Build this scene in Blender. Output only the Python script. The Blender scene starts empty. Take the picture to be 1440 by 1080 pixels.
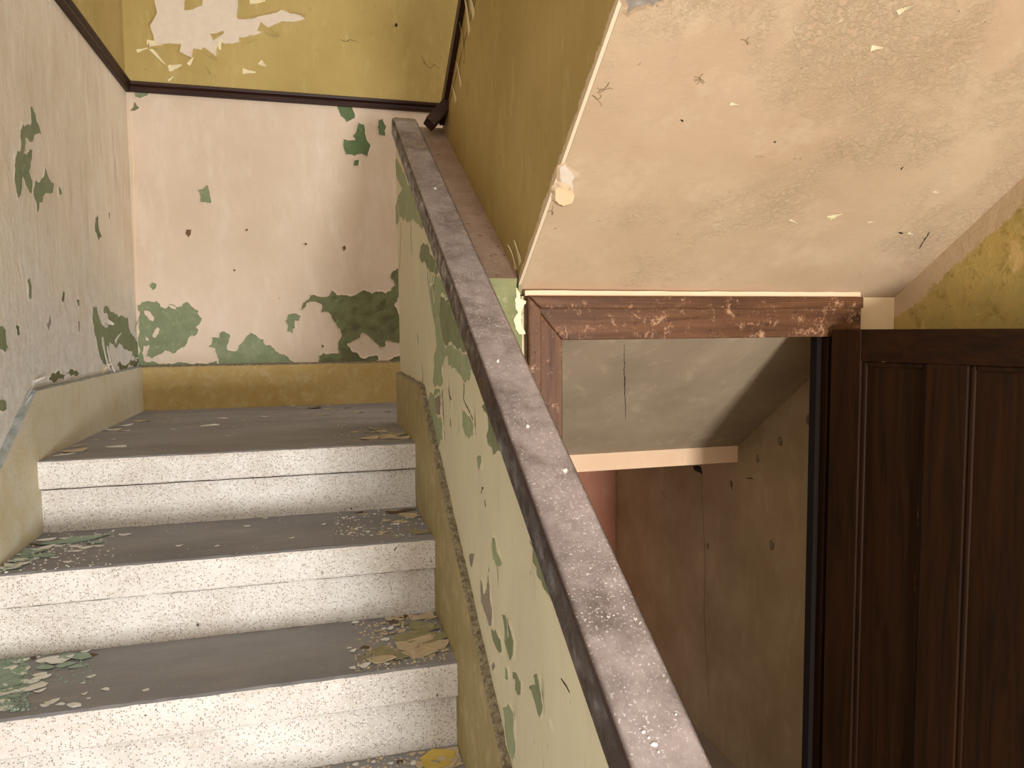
import bpy, bmesh, math, random
from mathutils import Vector, Matrix
from mathutils.geometry import tessellate_polygon

random.seed(11)
SC = bpy.context.scene
COL = SC.collection
E = 1.435                       # eye height above the hall floor; all "ze" below are measured from the eye

# ------------------------------------------------------------------ camera
F_PX, CX, CY = 1030.0, 720.0, 540.0
_y = Vector((440 - CX, 466 - CY, F_PX)).normalized()
_x = Vector((4500 - CX, 430 - CY, F_PX)); _x = (_x - _y * _x.dot(_y)).normalized()
_z = _x.cross(_y)
def world_dir(c): return Vector((_x.dot(c), _y.dot(c), _z.dot(c)))
EYE = Vector((0, 0, E))
cam_d = bpy.data.cameras.new('camera'); cam = bpy.data.objects.new('camera', cam_d); COL.objects.link(cam)
cam_d.sensor_width = 36.0; cam_d.lens = F_PX / 1440 * 36.0; cam_d.clip_start = 0.02
_r, _u, _b = world_dir(Vector((1, 0, 0))), world_dir(Vector((0, -1, 0))), world_dir(Vector((0, 0, -1)))
cam.matrix_world = Matrix(((_r.x, _u.x, _b.x, 0), (_r.y, _u.y, _b.y, 0), (_r.z, _u.z, _b.z, E), (0, 0, 0, 1)))
SC.camera = cam
def survey(u, v, plane):
    """surveyed point of the photograph on a real plane of the place (point, normal)"""
    d = world_dir(Vector(((u - CX) / F_PX, (v - CY) / F_PX, 1.0)))
    p, n = plane[0], plane[1]
    return EYE + d * ((p - EYE).dot(n) / d.dot(n))

# ------------------------------------------------------------------ world, lights, exposure
w = bpy.data.worlds.new('world'); SC.world = w; w.use_nodes = True
w.node_tree.nodes['Background'].inputs[0].default_value = (1.0, 0.955, 0.90, 1)
w.node_tree.nodes['Background'].inputs[1].default_value = 1.2
def area(name, loc, target, sx, sy, power, color):
    l = bpy.data.lights.new(name, 'AREA'); l.shape = 'RECTANGLE'; l.size = sx; l.size_y = sy
    l.energy = power; l.color = color
    o = bpy.data.objects.new(name, l); COL.objects.link(o); o.location = loc
    o.rotation_euler = (Vector(target) - Vector(loc)).to_track_quat('-Z', 'Y').to_euler()
    return o
# added low lamp behind the viewer, standing in for glare off the ground
area('glare_standin', (0.66, -3.4, 0.45), (0.2, 2.0, 1.0), 0.55, 0.7, 165, (0.95, 0.97, 1.0))
SC.view_settings.view_transform = 'Standard'; SC.view_settings.look = 'None'
SC.view_settings.gamma = 1.0; SC.view_settings.use_curve_mapping = False
SC.view_settings.exposure = 0.45

# ------------------------------------------------------------------ materials
def lin(c):
    out = []
    for v in c:
        v /= 255.0
        out.append(v / 12.92 if v <= 0.04045 else ((v + 0.055) / 1.055) ** 2.4)
    return (*out, 1.0)

class G:
    """tiny node-graph writer; every texture is laid out in metres of the place"""
    def __init__(s, name, rough=0.85, spec=0.25):
        s.m = bpy.data.materials.new(name); s.m.use_nodes = True
        s.t = s.m.node_tree; s.n = s.t.nodes; s.L = s.t.links
        s.b = s.n['Principled BSDF']; s.b.inputs['Roughness'].default_value = rough
        s.b.inputs['Specular IOR Level'].default_value = spec
        s.pos = s.n.new('ShaderNodeNewGeometry').outputs['Position']
        s.nrm = s.n['Geometry'].outputs['Normal']
    def put(s, sock, v):
        if isinstance(v, bpy.types.NodeSocket): s.L.new(v, sock)
        else: sock.default_value = v
    def vec(s, sc=(1, 1, 1), off=(0, 0, 0), rot=(0, 0, 0)):
        n = s.n.new('ShaderNodeMapping'); s.L.new(s.pos, n.inputs[0])
        n.inputs['Scale'].default_value = sc; n.inputs['Location'].default_value = off; n.inputs['Rotation'].default_value = rot
        return n.outputs[0]
    def noise(s, scale, detail=4, rough=0.6, dist=0.0, sc=(1, 1, 1), off=(0, 0, 0)):
        n = s.n.new('ShaderNodeTexNoise'); s.L.new(s.vec(sc, off), n.inputs['Vector'])
        n.inputs['Scale'].default_value = scale; n.inputs['Detail'].default_value = detail
        n.inputs['Roughness'].default_value = rough; n.inputs['Distortion'].default_value = dist
        return n.outputs['Fac']
    def voro(s, scale, feature='F1', out='Distance', sc=(1, 1, 1), rnd=1.0):
        n = s.n.new('ShaderNodeTexVoronoi'); n.feature = feature; s.L.new(s.vec(sc), n.inputs['Vector'])
        n.inputs['Scale'].default_value = scale; n.inputs['Randomness'].default_value = rnd
        return n.outputs[out]
    def ramp(s, f, a, b, smooth=False):
        n = s.n.new('ShaderNodeMapRange'); n.interpolation_type = 'SMOOTHSTEP' if smooth else 'LINEAR'
        s.put(n.inputs[0], f); n.inputs[1].default_value = a; n.inputs[2].default_value = b
        return n.outputs[0]
    def mix(s, f, a, b):
        n = s.n.new('ShaderNodeMix'); n.data_type = 'RGBA'
        s.put(n.inputs[0], f); s.put(n.inputs[6], a); s.put(n.inputs[7], b)
        return n.outputs[2]
    def math(s, op, a, b=0.0, c=None):
        n = s.n.new('ShaderNodeMath'); n.operation = op
        s.put(n.inputs[0], a); s.put(n.inputs[1], b)
        if c is not None: s.put(n.inputs[2], c)
        return n.outputs[0]
    def xyz(s, which, sock=None):
        n = s.n.new('ShaderNodeSeparateXYZ'); s.L.new(sock or s.pos, n.inputs[0]); return n.outputs[which]
    def bump(s, h, strength=0.5, dist=0.004, prev=None):
        n = s.n.new('ShaderNodeBump'); n.inputs['Strength'].default_value = strength; n.inputs['Distance'].default_value = dist
        s.put(n.inputs['Height'], h)
        if prev: s.L.new(prev, n.inputs['Normal'])
        return n.outputs[0]
    def done(s, col, nrm=None, rough=None):
        s.put(s.b.inputs['Base Color'], col)
        if nrm: s.L.new(nrm, s.b.inputs['Normal'])
        if rough is not None: s.put(s.b.inputs['Roughness'], rough)
        return s.m

DADO = E + 0.862               # height of the dado rail
def c(*v): return lin(v)

def yellow_col(g):
    a = g.mix(g.ramp(g.noise(3, 5, 0.6), 0.35, 0.7), c(184, 160, 100), c(168, 144, 84))
    a = g.mix(g.math('MULTIPLY', g.ramp(g.noise(22, 5, 0.7, sc=(1, 1, 0.35)), 0.55, 0.75), 0.5), a, c(200, 182, 122))
    return g.mix(g.math('MULTIPLY', g.ramp(g.noise(60, 4, 0.6), 0.66, 0.74), 0.5), a, c(120, 98, 50))
def plaster_col(g, warm=True):
    a = g.mix(g.ramp(g.noise(2.2, 5, 0.6), 0.35, 0.68), c(218, 196, 174) if warm else c(228, 212, 188), c(202, 180, 154) if warm else c(208, 188, 160))
    a = g.mix(g.math('MULTIPLY', g.ramp(g.noise(16, 6, 0.7, sc=(1, 1, 0.3)), 0.5, 0.72), 0.45), a, c(226, 210, 190))
    s = g.math('MULTIPLY', g.ramp(g.noise(70, 3, 0.7), 0.68, 0.72), g.ramp(g.noise(4.0, 3), 0.48, 0.62))
    return g.mix(g.math('MULTIPLY', s, 0.7), a, c(134, 112, 84))

def m_wall_back():
    g = G('back_wall_paint')
    up = g.ramp(g.xyz(2), DADO - 0.001, DADO + 0.001)
    col = g.mix(up, plaster_col(g), yellow_col(g))
    b = g.bump(g.noise(26, 6, 0.65, sc=(1, 1, 0.5)), 0.35, 0.006)
    b = g.bump(g.noise(140, 3, 0.6), 0.25, 0.0015, b)
    return g.done(col, b)
def m_wall_left():
    g = G('left_wall_paint')
    a = plaster_col(g, False)
    streak = g.noise(22, 7, 0.75, 0.8, sc=(1, 1, 0.25))
    a = g.mix(g.math('MULTIPLY', g.ramp(streak, 0.45, 0.66), 0.6), a, c(236, 224, 206))
    a = g.mix(g.math('MULTIPLY', g.ramp(g.noise(12, 5, 0.7, 0.4, sc=(1, 1, 0.25), off=(3, 1, 0)), 0.56, 0.72), 0.5), a, c(182, 160, 130))
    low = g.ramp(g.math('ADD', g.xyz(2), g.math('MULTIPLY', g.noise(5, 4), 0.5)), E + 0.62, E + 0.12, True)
    lit_tone = g.mix(g.ramp(g.noise(45, 5, 0.7), 0.4, 0.62), c(226, 222, 216), c(206, 200, 192))
    a = g.mix(g.math('MULTIPLY', low, 0.75), a, lit_tone)  # daylight on the lower wall painted in as a cool pale tone
    up = g.ramp(g.xyz(2), DADO - 0.001, DADO + 0.001)
    col = g.mix(up, a, yellow_col(g))
    b = g.bump(g.noise(30, 8, 0.75, 0.8, sc=(1, 1, 0.4)), 0.55, 0.009)
    return g.done(col, b)
def m_yellow_face():
    g = G('olive_yellow_paint')
    a = yellow_col(g)
    a = g.mix(g.math('MULTIPLY', g.ramp(g.noise(38, 6, 0.75, 0.2, sc=(1, 1, 0.22)), 0.56, 0.72), 0.45), a, c(150, 130, 74))
    a = g.mix(g.math('MULTIPLY', g.ramp(g.noise(50, 5, 0.7, sc=(1, 1, 0.3), off=(5, 2, 1)), 0.62, 0.7), 0.55), a, c(212, 194, 132))
    # chipped cream edge beside the soffit
    y, z = g.xyz(1), g.xyz(2)
    d = g.math('ADD', z, g.math('MULTIPLY', y, 0.685)); d = g.math('SUBTRACT', d, E + 0.363 + 0.685)
    d = g.math('SUBTRACT', d, g.math('MULTIPLY', g.noise(24, 6, 0.7), 0.05))
    a = g.mix(g.ramp(d, -0.006, -0.012), a, c(222, 200, 168))
    b = g.bump(g.noise(30, 6, 0.7, sc=(1, 1, 0.3)), 0.35, 0.006)
    return g.done(a, b, 0.6)
def m_soffit():
    g = G('soffit_plaster')
    a = g.mix(g.ramp(g.noise(2.4, 5, 0.6), 0.35, 0.68), c(196, 168, 136), c(180, 150, 118))
    a = g.mix(g.math('MULTIPLY', g.ramp(g.noise(9, 5, 0.7), 0.52, 0.7), 0.5), a, c(206, 180, 148))
    rough_zone = g.ramp(g.math('SUBTRACT', g.noise(3.2, 4, 0.6, 0.4), g.math('MULTIPLY', g.xyz(1), 0.24)), 0.20, 0.40, True)
    fl = g.ramp(g.noise(105, 6, 0.74, 0.8), 0.46, 0.66)
    a = g.mix(g.math('MULTIPLY', g.math('MULTIPLY', rough_zone, fl), 0.6), a, c(224, 202, 160))
    a = g.mix(g.ramp(g.noise(95, 2, 0.5), 0.765, 0.79), a, c(120, 96, 66))
    b = g.bump(g.math('MULTIPLY', rough_zone, fl), 0.6, 0.004)
    b = g.bump(g.noise(12, 6, 0.65), 0.3, 0.008, b)
    return g.done(a, b)
def m_right_wall():
    g = G('flaking_ochre_wall')
    a = g.mix(g.ramp(g.noise(6, 5, 0.65), 0.38, 0.64), c(188, 160, 92), c(164, 146, 84))
    a = g.mix(g.ramp(g.noise(7, 5, 0.6, off=(2, 7, 3)), 0.57, 0.60), a, c(204, 172, 112))
    a = g.mix(g.math('MULTIPLY', g.ramp(g.noise(34, 6, 0.75), 0.54, 0.66), 0.7), a, c(136, 114, 56))
    y, z = g.xyz(1), g.xyz(2)
    d = g.math('SUBTRACT', g.math('ADD', z, g.math('MULTIPLY', y, 0.685)), E + 0.349 + 0.685)
    d = g.math('ADD', d, g.math('MULTIPLY', g.math('SUBTRACT', g.noise(13, 6, 0.7), 0.5), 0.10))
    a = g.mix(g.ramp(d, -0.056, -0.048), a, c(200, 172, 136))
    b = g.bump(g.noise(34, 7, 0.7), 0.55, 0.006)
    return g.done(a, b)
def m_closet(name, c1, c2):
    g = G(name)
    a = g.mix(g.ramp(g.noise(4, 5, 0.6), 0.35, 0.68), c1, c2)
    a = g.mix(g.math('MULTIPLY', g.ramp(g.noise(20, 6, 0.7, 0.3, sc=(1, 1, 0.3)), 0.55, 0.72), 0.35), a, c(206, 184, 152))
    return g.done(a, g.bump(g.noise(16, 6, 0.6, sc=(1, 1, 0.5)), 0.4, 0.006))
def m_balustrade():
    g = G('pale_sage_paint')
    a = g.mix(g.ramp(g.noise(5, 5, 0.6, sc=(1, 1, 0.5)), 0.36, 0.66), c(222, 214, 182), c(210, 203, 174))
    a = g.mix(g.math('MULTIPLY', g.ramp(g.noise(24, 6, 0.7, 0.2, sc=(1, 1, 0.22)), 0.52, 0.7), 0.5), a, c(208, 194, 176))
    a = g.mix(g.math('MULTIPLY', g.ramp(g.noise(46, 5, 0.7, sc=(1, 1, 0.25), off=(1, 4, 2)), 0.6, 0.7), 0.5), a, c(182, 180, 142))
    s = g.ramp(g.noise(85, 3, 0.6, sc=(1, 1, 0.5)), 0.72, 0.75)
    a = g.mix(g.math('MULTIPLY', s, 0.7), a, c(112, 106, 76))
    b = g.bump(g.noise(30, 7, 0.7, 0.2, sc=(1, 1, 0.25)), 0.4, 0.005)
    return g.done(a, b, 0.6)
def m_green(name, c1, c2, c3):
    g = G(name, 0.7)
    a = g.mix(g.ramp(g.noise(18, 5, 0.65), 0.35, 0.66), c1, c2)
    a = g.mix(g.math('MULTIPLY', g.ramp(g.noise(48, 6, 0.75), 0.56, 0.68), 0.6), a, c3)
    return g.done(a, g.bump(g.noise(42, 6, 0.7, 0.4), 0.6, 0.006))
def m_skirt(name, c1, c2):
    g = G(name, 0.6)
    a = g.mix(g.ramp(g.noise(5, 5, 0.65, sc=(1, 1, 0.6)), 0.35, 0.66), c1, c2)
    a = g.mix(g.math('MULTIPLY', g.ramp(g.noise(22, 6, 0.72, 0.4), 0.5, 0.68), 0.55), a, c(204, 184, 140))
    a = g.mix(g.math('MULTIPLY', g.ramp(g.noise(70, 4, 0.7), 0.66, 0.72), 0.75), a, c(112, 86, 46))
    # dirty cement on the ledge
    up = g.ramp(g.xyz(2, g.nrm), 0.35, 0.6)
    a = g.mix(up, a, g.mix(g.ramp(g.noise(120, 5, 0.8), 0.4, 0.62), c(96, 84, 64), c(158, 146, 122)))
    return g.done(a, g.bump(g.noise(60, 6, 0.7), 0.45, 0.004))
def m_skirt_left():
    g = G('chalky_cream_skirting_paint', 0.7)
    a = g.mix(g.ramp(g.noise(5, 6, 0.7), 0.38, 0.62), c(214, 206, 184), c(204, 189, 152))
    a = g.mix(g.math('MULTIPLY', g.ramp(g.noise(14, 6, 0.72, 0.4), 0.45, 0.65), 0.75), a, c(212, 204, 186))
    # floor-mop grime near treads and worn cement ledge
    a = g.mix(g.math('MULTIPLY', g.ramp(g.noise(75, 4, 0.7), 0.66, 0.72), 0.7), a, c(120, 100, 66))
    up = g.ramp(g.xyz(2, g.nrm), 0.35, 0.6)
    a = g.mix(up, a, g.mix(g.ramp(g.noise(60, 5, 0.8), 0.4, 0.62), c(128, 132, 126), c(160, 160, 152)))
    return g.done(a, g.bump(g.noise(60, 6, 0.7), 0.4, 0.004))
def m_coping():
    g = G('dusty_brown_coping', 0.5, 0.4)
    a = g.mix(g.ramp(g.noise(9, 6, 0.7), 0.35, 0.66), c(62, 44, 36), c(46, 30, 24))
    up = g.ramp(g.xyz(2, g.nrm), 0.5, 0.82)
    dust = g.mix(g.ramp(g.noise(34, 7, 0.75), 0.36, 0.66), c(138, 124, 118), c(166, 152, 146))
    a = g.mix(g.math('MULTIPLY', up, g.ramp(g.noise(8, 6, 0.7, off=(3, 3, 3)), 0.2, 0.55)), a, dust)
    sp = g.math('MULTIPLY', g.math('MAXIMUM', g.ramp(g.noise(330, 2, 0.6), 0.60, 0.68), g.ramp(g.noise(130, 3, 0.7), 0.69, 0.72)), up)
    sp = g.math('MULTIPLY', sp, g.ramp(g.noise(14, 4, 0.7, off=(7, 1, 2)), 0.34, 0.6))
    a = g.mix(sp, a, c(224, 212, 204))
    return g.done(a, g.bump(g.noise(150, 5, 0.75), 0.25, 0.0012), g.ramp(g.noise(40, 4), 0.2, 0.9))
def m_strip():
    g = G('bare_brown_ledge', 0.8)
    a = g.mix(g.ramp(g.noise(14, 6, 0.7), 0.35, 0.66), c(164, 138, 116), c(146, 118, 96))
    a = g.mix(g.ramp(g.noise(150, 3, 0.7), 0.66, 0.7), a, c(206, 184, 154))
    a = g.mix(g.ramp(g.noise(60, 5, 0.7, off=(4, 4, 1)), 0.62, 0.68), a, c(64, 42, 30))
    return g.done(a, g.bump(g.noise(90, 6, 0.75), 0.6, 0.004))
def terrazzo_col(g, base1, base2):
    a = g.mix(g.ramp(g.noise(7, 5, 0.65), 0.36, 0.66), base1, base2)
    cell = g.voro(300, 'F1', 'Color')
    rnd = g.xyz(0, cell)
    edge = g.ramp(g.voro(300), 0.5, 0.34)
    chip = g.math('MULTIPLY', edge, g.ramp(rnd, 0.66, 0.72))
    a = g.mix(g.math('MULTIPLY', chip, 0.75), a, c(124, 106, 90))
    chip2 = g.math('MULTIPLY', edge, g.ramp(rnd, 0.2, 0.16))
    a = g.mix(g.math('MULTIPLY', chip2, 0.6), a, c(244, 240, 234))
    d = g.math('MULTIPLY', g.ramp(g.noise(120, 2, 0.5, sc=(1, 1, 0.6)), 0.70, 0.73), g.ramp(g.noise(9, 3, 0.6, off=(1, 1, 6)), 0.5, 0.6))
    return g.mix(d, a, c(52, 42, 36))
def m_terrazzo():
    g = G('speckled_terrazzo', 0.6)
    return g.done(terrazzo_col(g, c(216, 209, 199), c(198, 187, 174)), g.bump(g.noise(260, 3, 0.6), 0.25, 0.001))
def m_tread():
    g = G('worn_grey_tread', 0.7)
    a = g.mix(g.ramp(g.noise(6, 6, 0.65, sc=(0.45, 1, 1)), 0.36, 0.66), c(150, 148, 149), c(130, 128, 130))
    a = g.mix(g.math('MULTIPLY', g.ramp(g.noise(30, 6, 0.7, sc=(0.3, 1, 1)), 0.54, 0.7), 0.5), a, c(164, 156, 147))
    a = g.mix(g.math('MULTIPLY', g.ramp(g.noise(180, 2, 0.6), 0.66, 0.7), 0.35), a, c(190, 182, 172))
    return g.done(a, g.bump(g.noise(90, 4, 0.7), 0.2, 0.002))
def m_wood(name, c1, c2, worn=0.0, axis=2, rough=0.45):
    g = G(name, rough, 0.2)
    sc = [1, 1, 1]; sc[axis] = 0.06
    grain = g.noise(55, 6, 0.65, 0.6, sc=sc)
    a = g.mix(g.ramp(grain, 0.38, 0.64), c1, c2)
    if worn:
        wm = g.math('MULTIPLY', g.ramp(g.noise(30, 8, 0.85, 0.3), 0.55, 0.64), worn)
        a = g.mix(wm, a, c(196, 150, 116))
        a = g.mix(g.math('MULTIPLY', g.ramp(g.noise(80, 5, 0.8, off=(2, 2, 2)), 0.6, 0.66), worn), a, c(60, 32, 22))
    else:
        a = g.mix(g.ramp(g.noise(70, 4, 0.8, sc=sc, off=(9, 3, 1)), 0.71, 0.74), a, c(150, 112, 74))
    return g.done(a, g.bump(grain, 0.25, 0.002))
def m_plain(name, col, rough=0.85, var=0.15):
    g = G(name, rough)
    d = tuple(v * (1 - var) for v in col[:3]) + (1,)
    return g.done(g.mix(g.ramp(g.noise(40, 4, 0.6), 0.4, 0.62), col, d))

M = dict(
    back=m_wall_back(), left=m_wall_left(), yface=m_yellow_face(), soffit=m_soffit(), right=m_right_wall(),
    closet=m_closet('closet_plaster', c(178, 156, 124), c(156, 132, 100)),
    closet_shade=m_closet('closet_shaded_plaster', c(166, 146, 120), c(146, 126, 102)),
    closet_red=m_closet('closet_reddish_plaster', c(196, 136, 108), c(176, 116, 90)),
    beam=m_closet('beam_limewash', c(240, 204, 168), c(230, 190, 152)),
    cream=m_closet('cream_plaster', c(234, 206, 164), c(222, 190, 146)),
    bal=m_balustrade(), skirt=m_skirt('mustard_skirting_paint', c(194, 166, 108), c(178, 148, 86)), skirt_r=m_skirt('dull_ochre_skirting_paint', c(170, 155, 110), c(150, 134, 88)), skirtl=m_skirt_left(), coping=m_coping(), strip=m_strip(),
    terr=m_terrazzo(), tread=m_tread(),
    green=m_green('green_underpaint', c(136, 142, 108), c(120, 128, 94), c(164, 168, 134)),
    green_dark=m_green('deep_green_underpaint', c(100, 116, 78), c(86, 104, 66), c(118, 132, 96)),
    sage=m_green('sage_underpaint', c(164, 172, 138), c(146, 156, 120), c(192, 192, 158)),
    olive=m_green('olive_and_shaded_green', c(118, 122, 84), c(98, 98, 66), c(142, 144, 108)),
    mauve=m_green('mauve_grey_plaster', c(158, 144, 130), c(134, 122, 108), c(176, 166, 152)),
    brown=m_plain('brown_chip', c(112, 84, 58)),
    moss=m_green('mossy_green_face', c(140, 138, 96), c(120, 120, 78), c(190, 178, 138)),
    bare=m_plain('bare_cream_plaster', c(222, 204, 182), 0.9, 0.06),
    flake_cream=m_plain('cream_flake', c(238, 222, 180), 0.8, 0.1),
    flake_white=m_plain('pale_flake', c(234, 232, 224), 0.8, 0.12),
    flake_green=m_plain('green_flake', c(156, 176, 158), 0.8, 0.15),
    flake_tan=m_plain('tan_flake', c(206, 188, 156), 0.8, 0.15),
    flake_sage=m_plain('sage_flake', c(158, 152, 116), 0.8, 0.15),
    flake_yellow=m_plain('yellow_flake', c(214, 186, 96), 0.8, 0.12),
    flake_brown=m_plain('brown_flake', c(110, 88, 66), 0.8, 0.2),
    rail=m_wood('dark_rail_wood', c(58, 34, 24), c(36, 20, 15), 0, 0),
    casing_v=m_wood('worn_casing_wood_upright', c(106, 70, 44), c(74, 46, 28), 0.8, 2),
    casing_h=m_wood('worn_casing_wood_level', c(106, 70, 44), c(74, 46, 28), 0.8, 0),
    door=m_wood('dark_door_wood', c(44, 22, 6), c(26, 12, 3), 0, 2),
    door_h=m_wood('dark_door_wood_level', c(44, 22, 6), c(26, 12, 3), 0, 1),
    dark=m_plain('jamb_shade', c(24, 14, 9), 1.0),  # near-black colour stands for the shade in the door rebate
    crack=m_plain('crack_shadow_dirt', c(48, 34, 24)),
    floor=m_closet('hall_floor_cement', c(170, 160, 146), c(150, 138, 122)),
    wood_soot=m_plain('root_fibre', c(140, 116, 84)),
)

# ------------------------------------------------------------------ object helpers
def tag(o, label=None, cat=None, group=None, kind=None):
    if label: o['label'] = label
    if cat: o['category'] = cat
    if group: o['group'] = group
    if kind: o['kind'] = kind
    return o
def adopt(o, parent):
    if parent is not None:
        o.parent = parent
        if parent.type == 'EMPTY': o.matrix_parent_inverse = Matrix.Translation(-parent.location)
        elif parent.parent is not None and parent.parent.type == 'EMPTY': o.matrix_parent_inverse = Matrix.Identity(4)
    return o
def mk(name, verts, faces, mats, parent=None, smooth=False, midx=None):
    me = bpy.data.meshes.new(name); me.from_pydata([tuple(v) for v in verts], [], faces); me.update()
    bm = bmesh.new(); bm.from_mesh(me); bmesh.ops.recalc_face_normals(bm, faces=bm.faces); bm.to_mesh(me); bm.free()
    for m in (mats if isinstance(mats, (list, tuple)) else [mats]): me.materials.append(m)
    if midx:
        for p in me.polygons: p.material_index = midx(p)
    if smooth:
        for p in me.polygons: p.use_smooth = True
    o = bpy.data.objects.new(name, me); COL.objects.link(o)
    return adopt(o, parent)
def empty(name, loc):
    o = bpy.data.objects.new(name, None); COL.objects.link(o); o.location = loc; o.empty_display_size = 0.05
    bpy.context.view_layer.update()
    return o
def box(name, x0, x1, y0, y1, z0, z1, mat, parent=None, bev=0.0):
    v = [(x, y, z) for x in (x0, x1) for y in (y0, y1) for z in (z0, z1)]
    f = [(0, 1, 3, 2), (4, 6, 7, 5), (0, 4, 5, 1), (2, 3, 7, 6), (0, 2, 6, 4), (1, 5, 7, 3)]
    o = mk(name, v, f, mat, parent)
    if bev: bevel(o, bev)
    return o
def bevel(o, wd, seg=2):
    bm = bmesh.new(); bm.from_mesh(o.data)
    bmesh.ops.bevel(bm, geom=list(bm.edges), offset=wd, segments=seg, affect='EDGES', profile=0.5)
    bm.to_mesh(o.data); bm.free()
def extrude_x(name, prof, x0, x1, mat, parent=None, n=1, wob=0.0, midx=None, smooth=False, ends=True):
    """profile of (y, z) swept along X"""
    v, f, k = [], [], len(prof)
    for i in range(n + 1):
        x = x0 + (x1 - x0) * i / n
        for (y, z) in prof:
            v.append((x, y + random.uniform(-wob, wob), z + random.uniform(-wob, wob)))
    for i in range(n):
        for j in range(k):
            a, b = i * k + j, i * k + (j + 1) % k
            f.append((a, b, b + k, a + k))
    f.append(tuple(range(k))); f.append(tuple(range(n * k, n * k + k)))
    return mk(name, v, f, mat, parent, smooth, midx)
def sweep(name, prof, p0, p1, mat, parent=None, n=1, wob=0.0, smooth=False, up=(0, 0, 1), midx=None):
    """profile of (x, height) swept from p0 to p1 in the YZ plane"""
    p0, p1 = Vector(p0), Vector(p1); v, f, k = [], [], len(prof)
    d = (p1 - p0).normalized(); sx = Vector((1, 0, 0)); nn = sx.cross(d)
    if nn.z < 0: nn = -nn
    for i in range(n + 1):
        p = p0.lerp(p1, i / n)
        for (a, b) in prof: v.append(p + sx * (a + random.uniform(-wob, wob)) + nn * (b + random.uniform(-wob, wob)))
    for i in range(n):
        for j in range(k):
            a, b = i * k + j, i * k + (j + 1) % k
            f.append((a, b, b + k, a + k))
    f.append(tuple(range(k))); f.append(tuple(range(n * k, n * k + k)))
    return mk(name, v, f, mat, parent, smooth, midx)

# planes of the place: point, outward normal, in-plane axes
def plane(p, n, e1, e2): return (Vector(p), Vector(n).normalized(), Vector(e1).normalized(), Vector(e2).normalized())
XL, YB, XR, YD, XF = -0.61, 2.90, 1.30, 1.40, 0.40
S_SOF = 0.685
S_TILT = 0.014               # the soffit hangs a little lower on the wall side
def sof(y): return E + 0.349 - S_SOF * (y - 1.0)
P_BACK = plane((0, YB, E), (0, -1, 0), (1, 0, 0), (0, 0, 1))
P_LEFT = plane((XL, 0, E), (1, 0, 0), (0, 1, 0), (0, 0, 1))
XBAL = 0.253
P_BAL = plane((XBAL, 0, E), (-1, 0, 0), (0, 1, 0), (0, 0, 1))
P_FACE = plane((XF, 0, E), (-1, 0, 0), (0, 1, 0), (0, 0, 1))
P_SOF = plane((XR, 1.0, sof(1.0)), (-S_TILT / 0.9, -S_SOF, -1), (0.9, 0, -S_TILT), (0, -1, S_SOF))
P_RIGHT = plane((XR, 0, E), (-1, 0, 0), (0, 1, 0), (0, 0, 1))
def ray2d(u, v, P):
    q = survey(u, v, P) - P[0]; return Vector((q.dot(P[2]), q.dot(P[3])))
def at(P, q, h=0.0): return P[0] + P[2] * q.x + P[3] * q.y + P[1] * h

def ragged(pts, seg=0.006, amp=0.32):
    """rough outline: midpoint displacement of a traced paint edge"""
    out = pts
    while True:
        nxt, big = [], False
        for i, a in enumerate(out):
            b = out[(i + 1) % len(out)]; nxt.append(a); d = b - a; L = d.length
            if L > seg:
                big = True
                m = (a + b) / 2 + Vector((-d.y, d.x)) * random.uniform(-amp, amp) * 0.5
                nxt.append(m)
        out = nxt
        if not big or len(out) > 900: return out
def signed_area(p): return sum(p[i].x * p[(i + 1) % len(p)].y - p[(i + 1) % len(p)].x * p[i].y for i in range(len(p))) / 2
def crop(coords, ox, oy, s): return [(ox + x / s, oy + y / s) for x, y in coords]

def patch(P, px, mat, wall_mat, parent, h=0.0006, lip=0.0022, seg=0.006, amp=0.30, name='paint_patch', rim=True):
    pts = ragged([ray2d(u, v, P) for u, v in px], seg, amp)
    if signed_area(pts) < 0: pts = pts[::-1]
    n = len(pts)
    tris = tessellate_polygon([[Vector((p.x, p.y, 0)) for p in pts]])
    v = [at(P, p, h) for p in pts] + [at(P, p, -0.002) for p in pts]
    f = [tuple(t) for t in tris] + [(i, (i + 1) % n, n + (i + 1) % n, n + i) for i in range(n)]
    o = mk(name, v, f, mat, parent)
    if rim:
        rv, rf = [], []
        ph = random.uniform(0, 9)
        for i, p in enumerate(pts):
            t = (pts[(i + 1) % n] - pts[i - 1]); nr = Vector((t.y, -t.x)).normalized()
            k = 0.5 + 0.5 * math.sin(i * 0.31 + ph) * math.sin(i * 0.13 + 2 * ph)
            w_ = 0.003 + 0.005 * k
            rv += [at(P, p - nr * 0.0006, h * 0.5), at(P, p - nr * (0.0004 + 0.0012 * k), lip * (0.35 + k)), at(P, p + nr * w_, 0.0001)]
        for i in range(n):
            a, b = 3 * i, 3 * ((i + 1) % n)
            rf += [(a, b, b + 1, a + 1), (a + 1, b + 1, b + 2, a + 2)]
        mk('lifted_edge', rv, rf, wall_mat, o)
    return o

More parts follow.
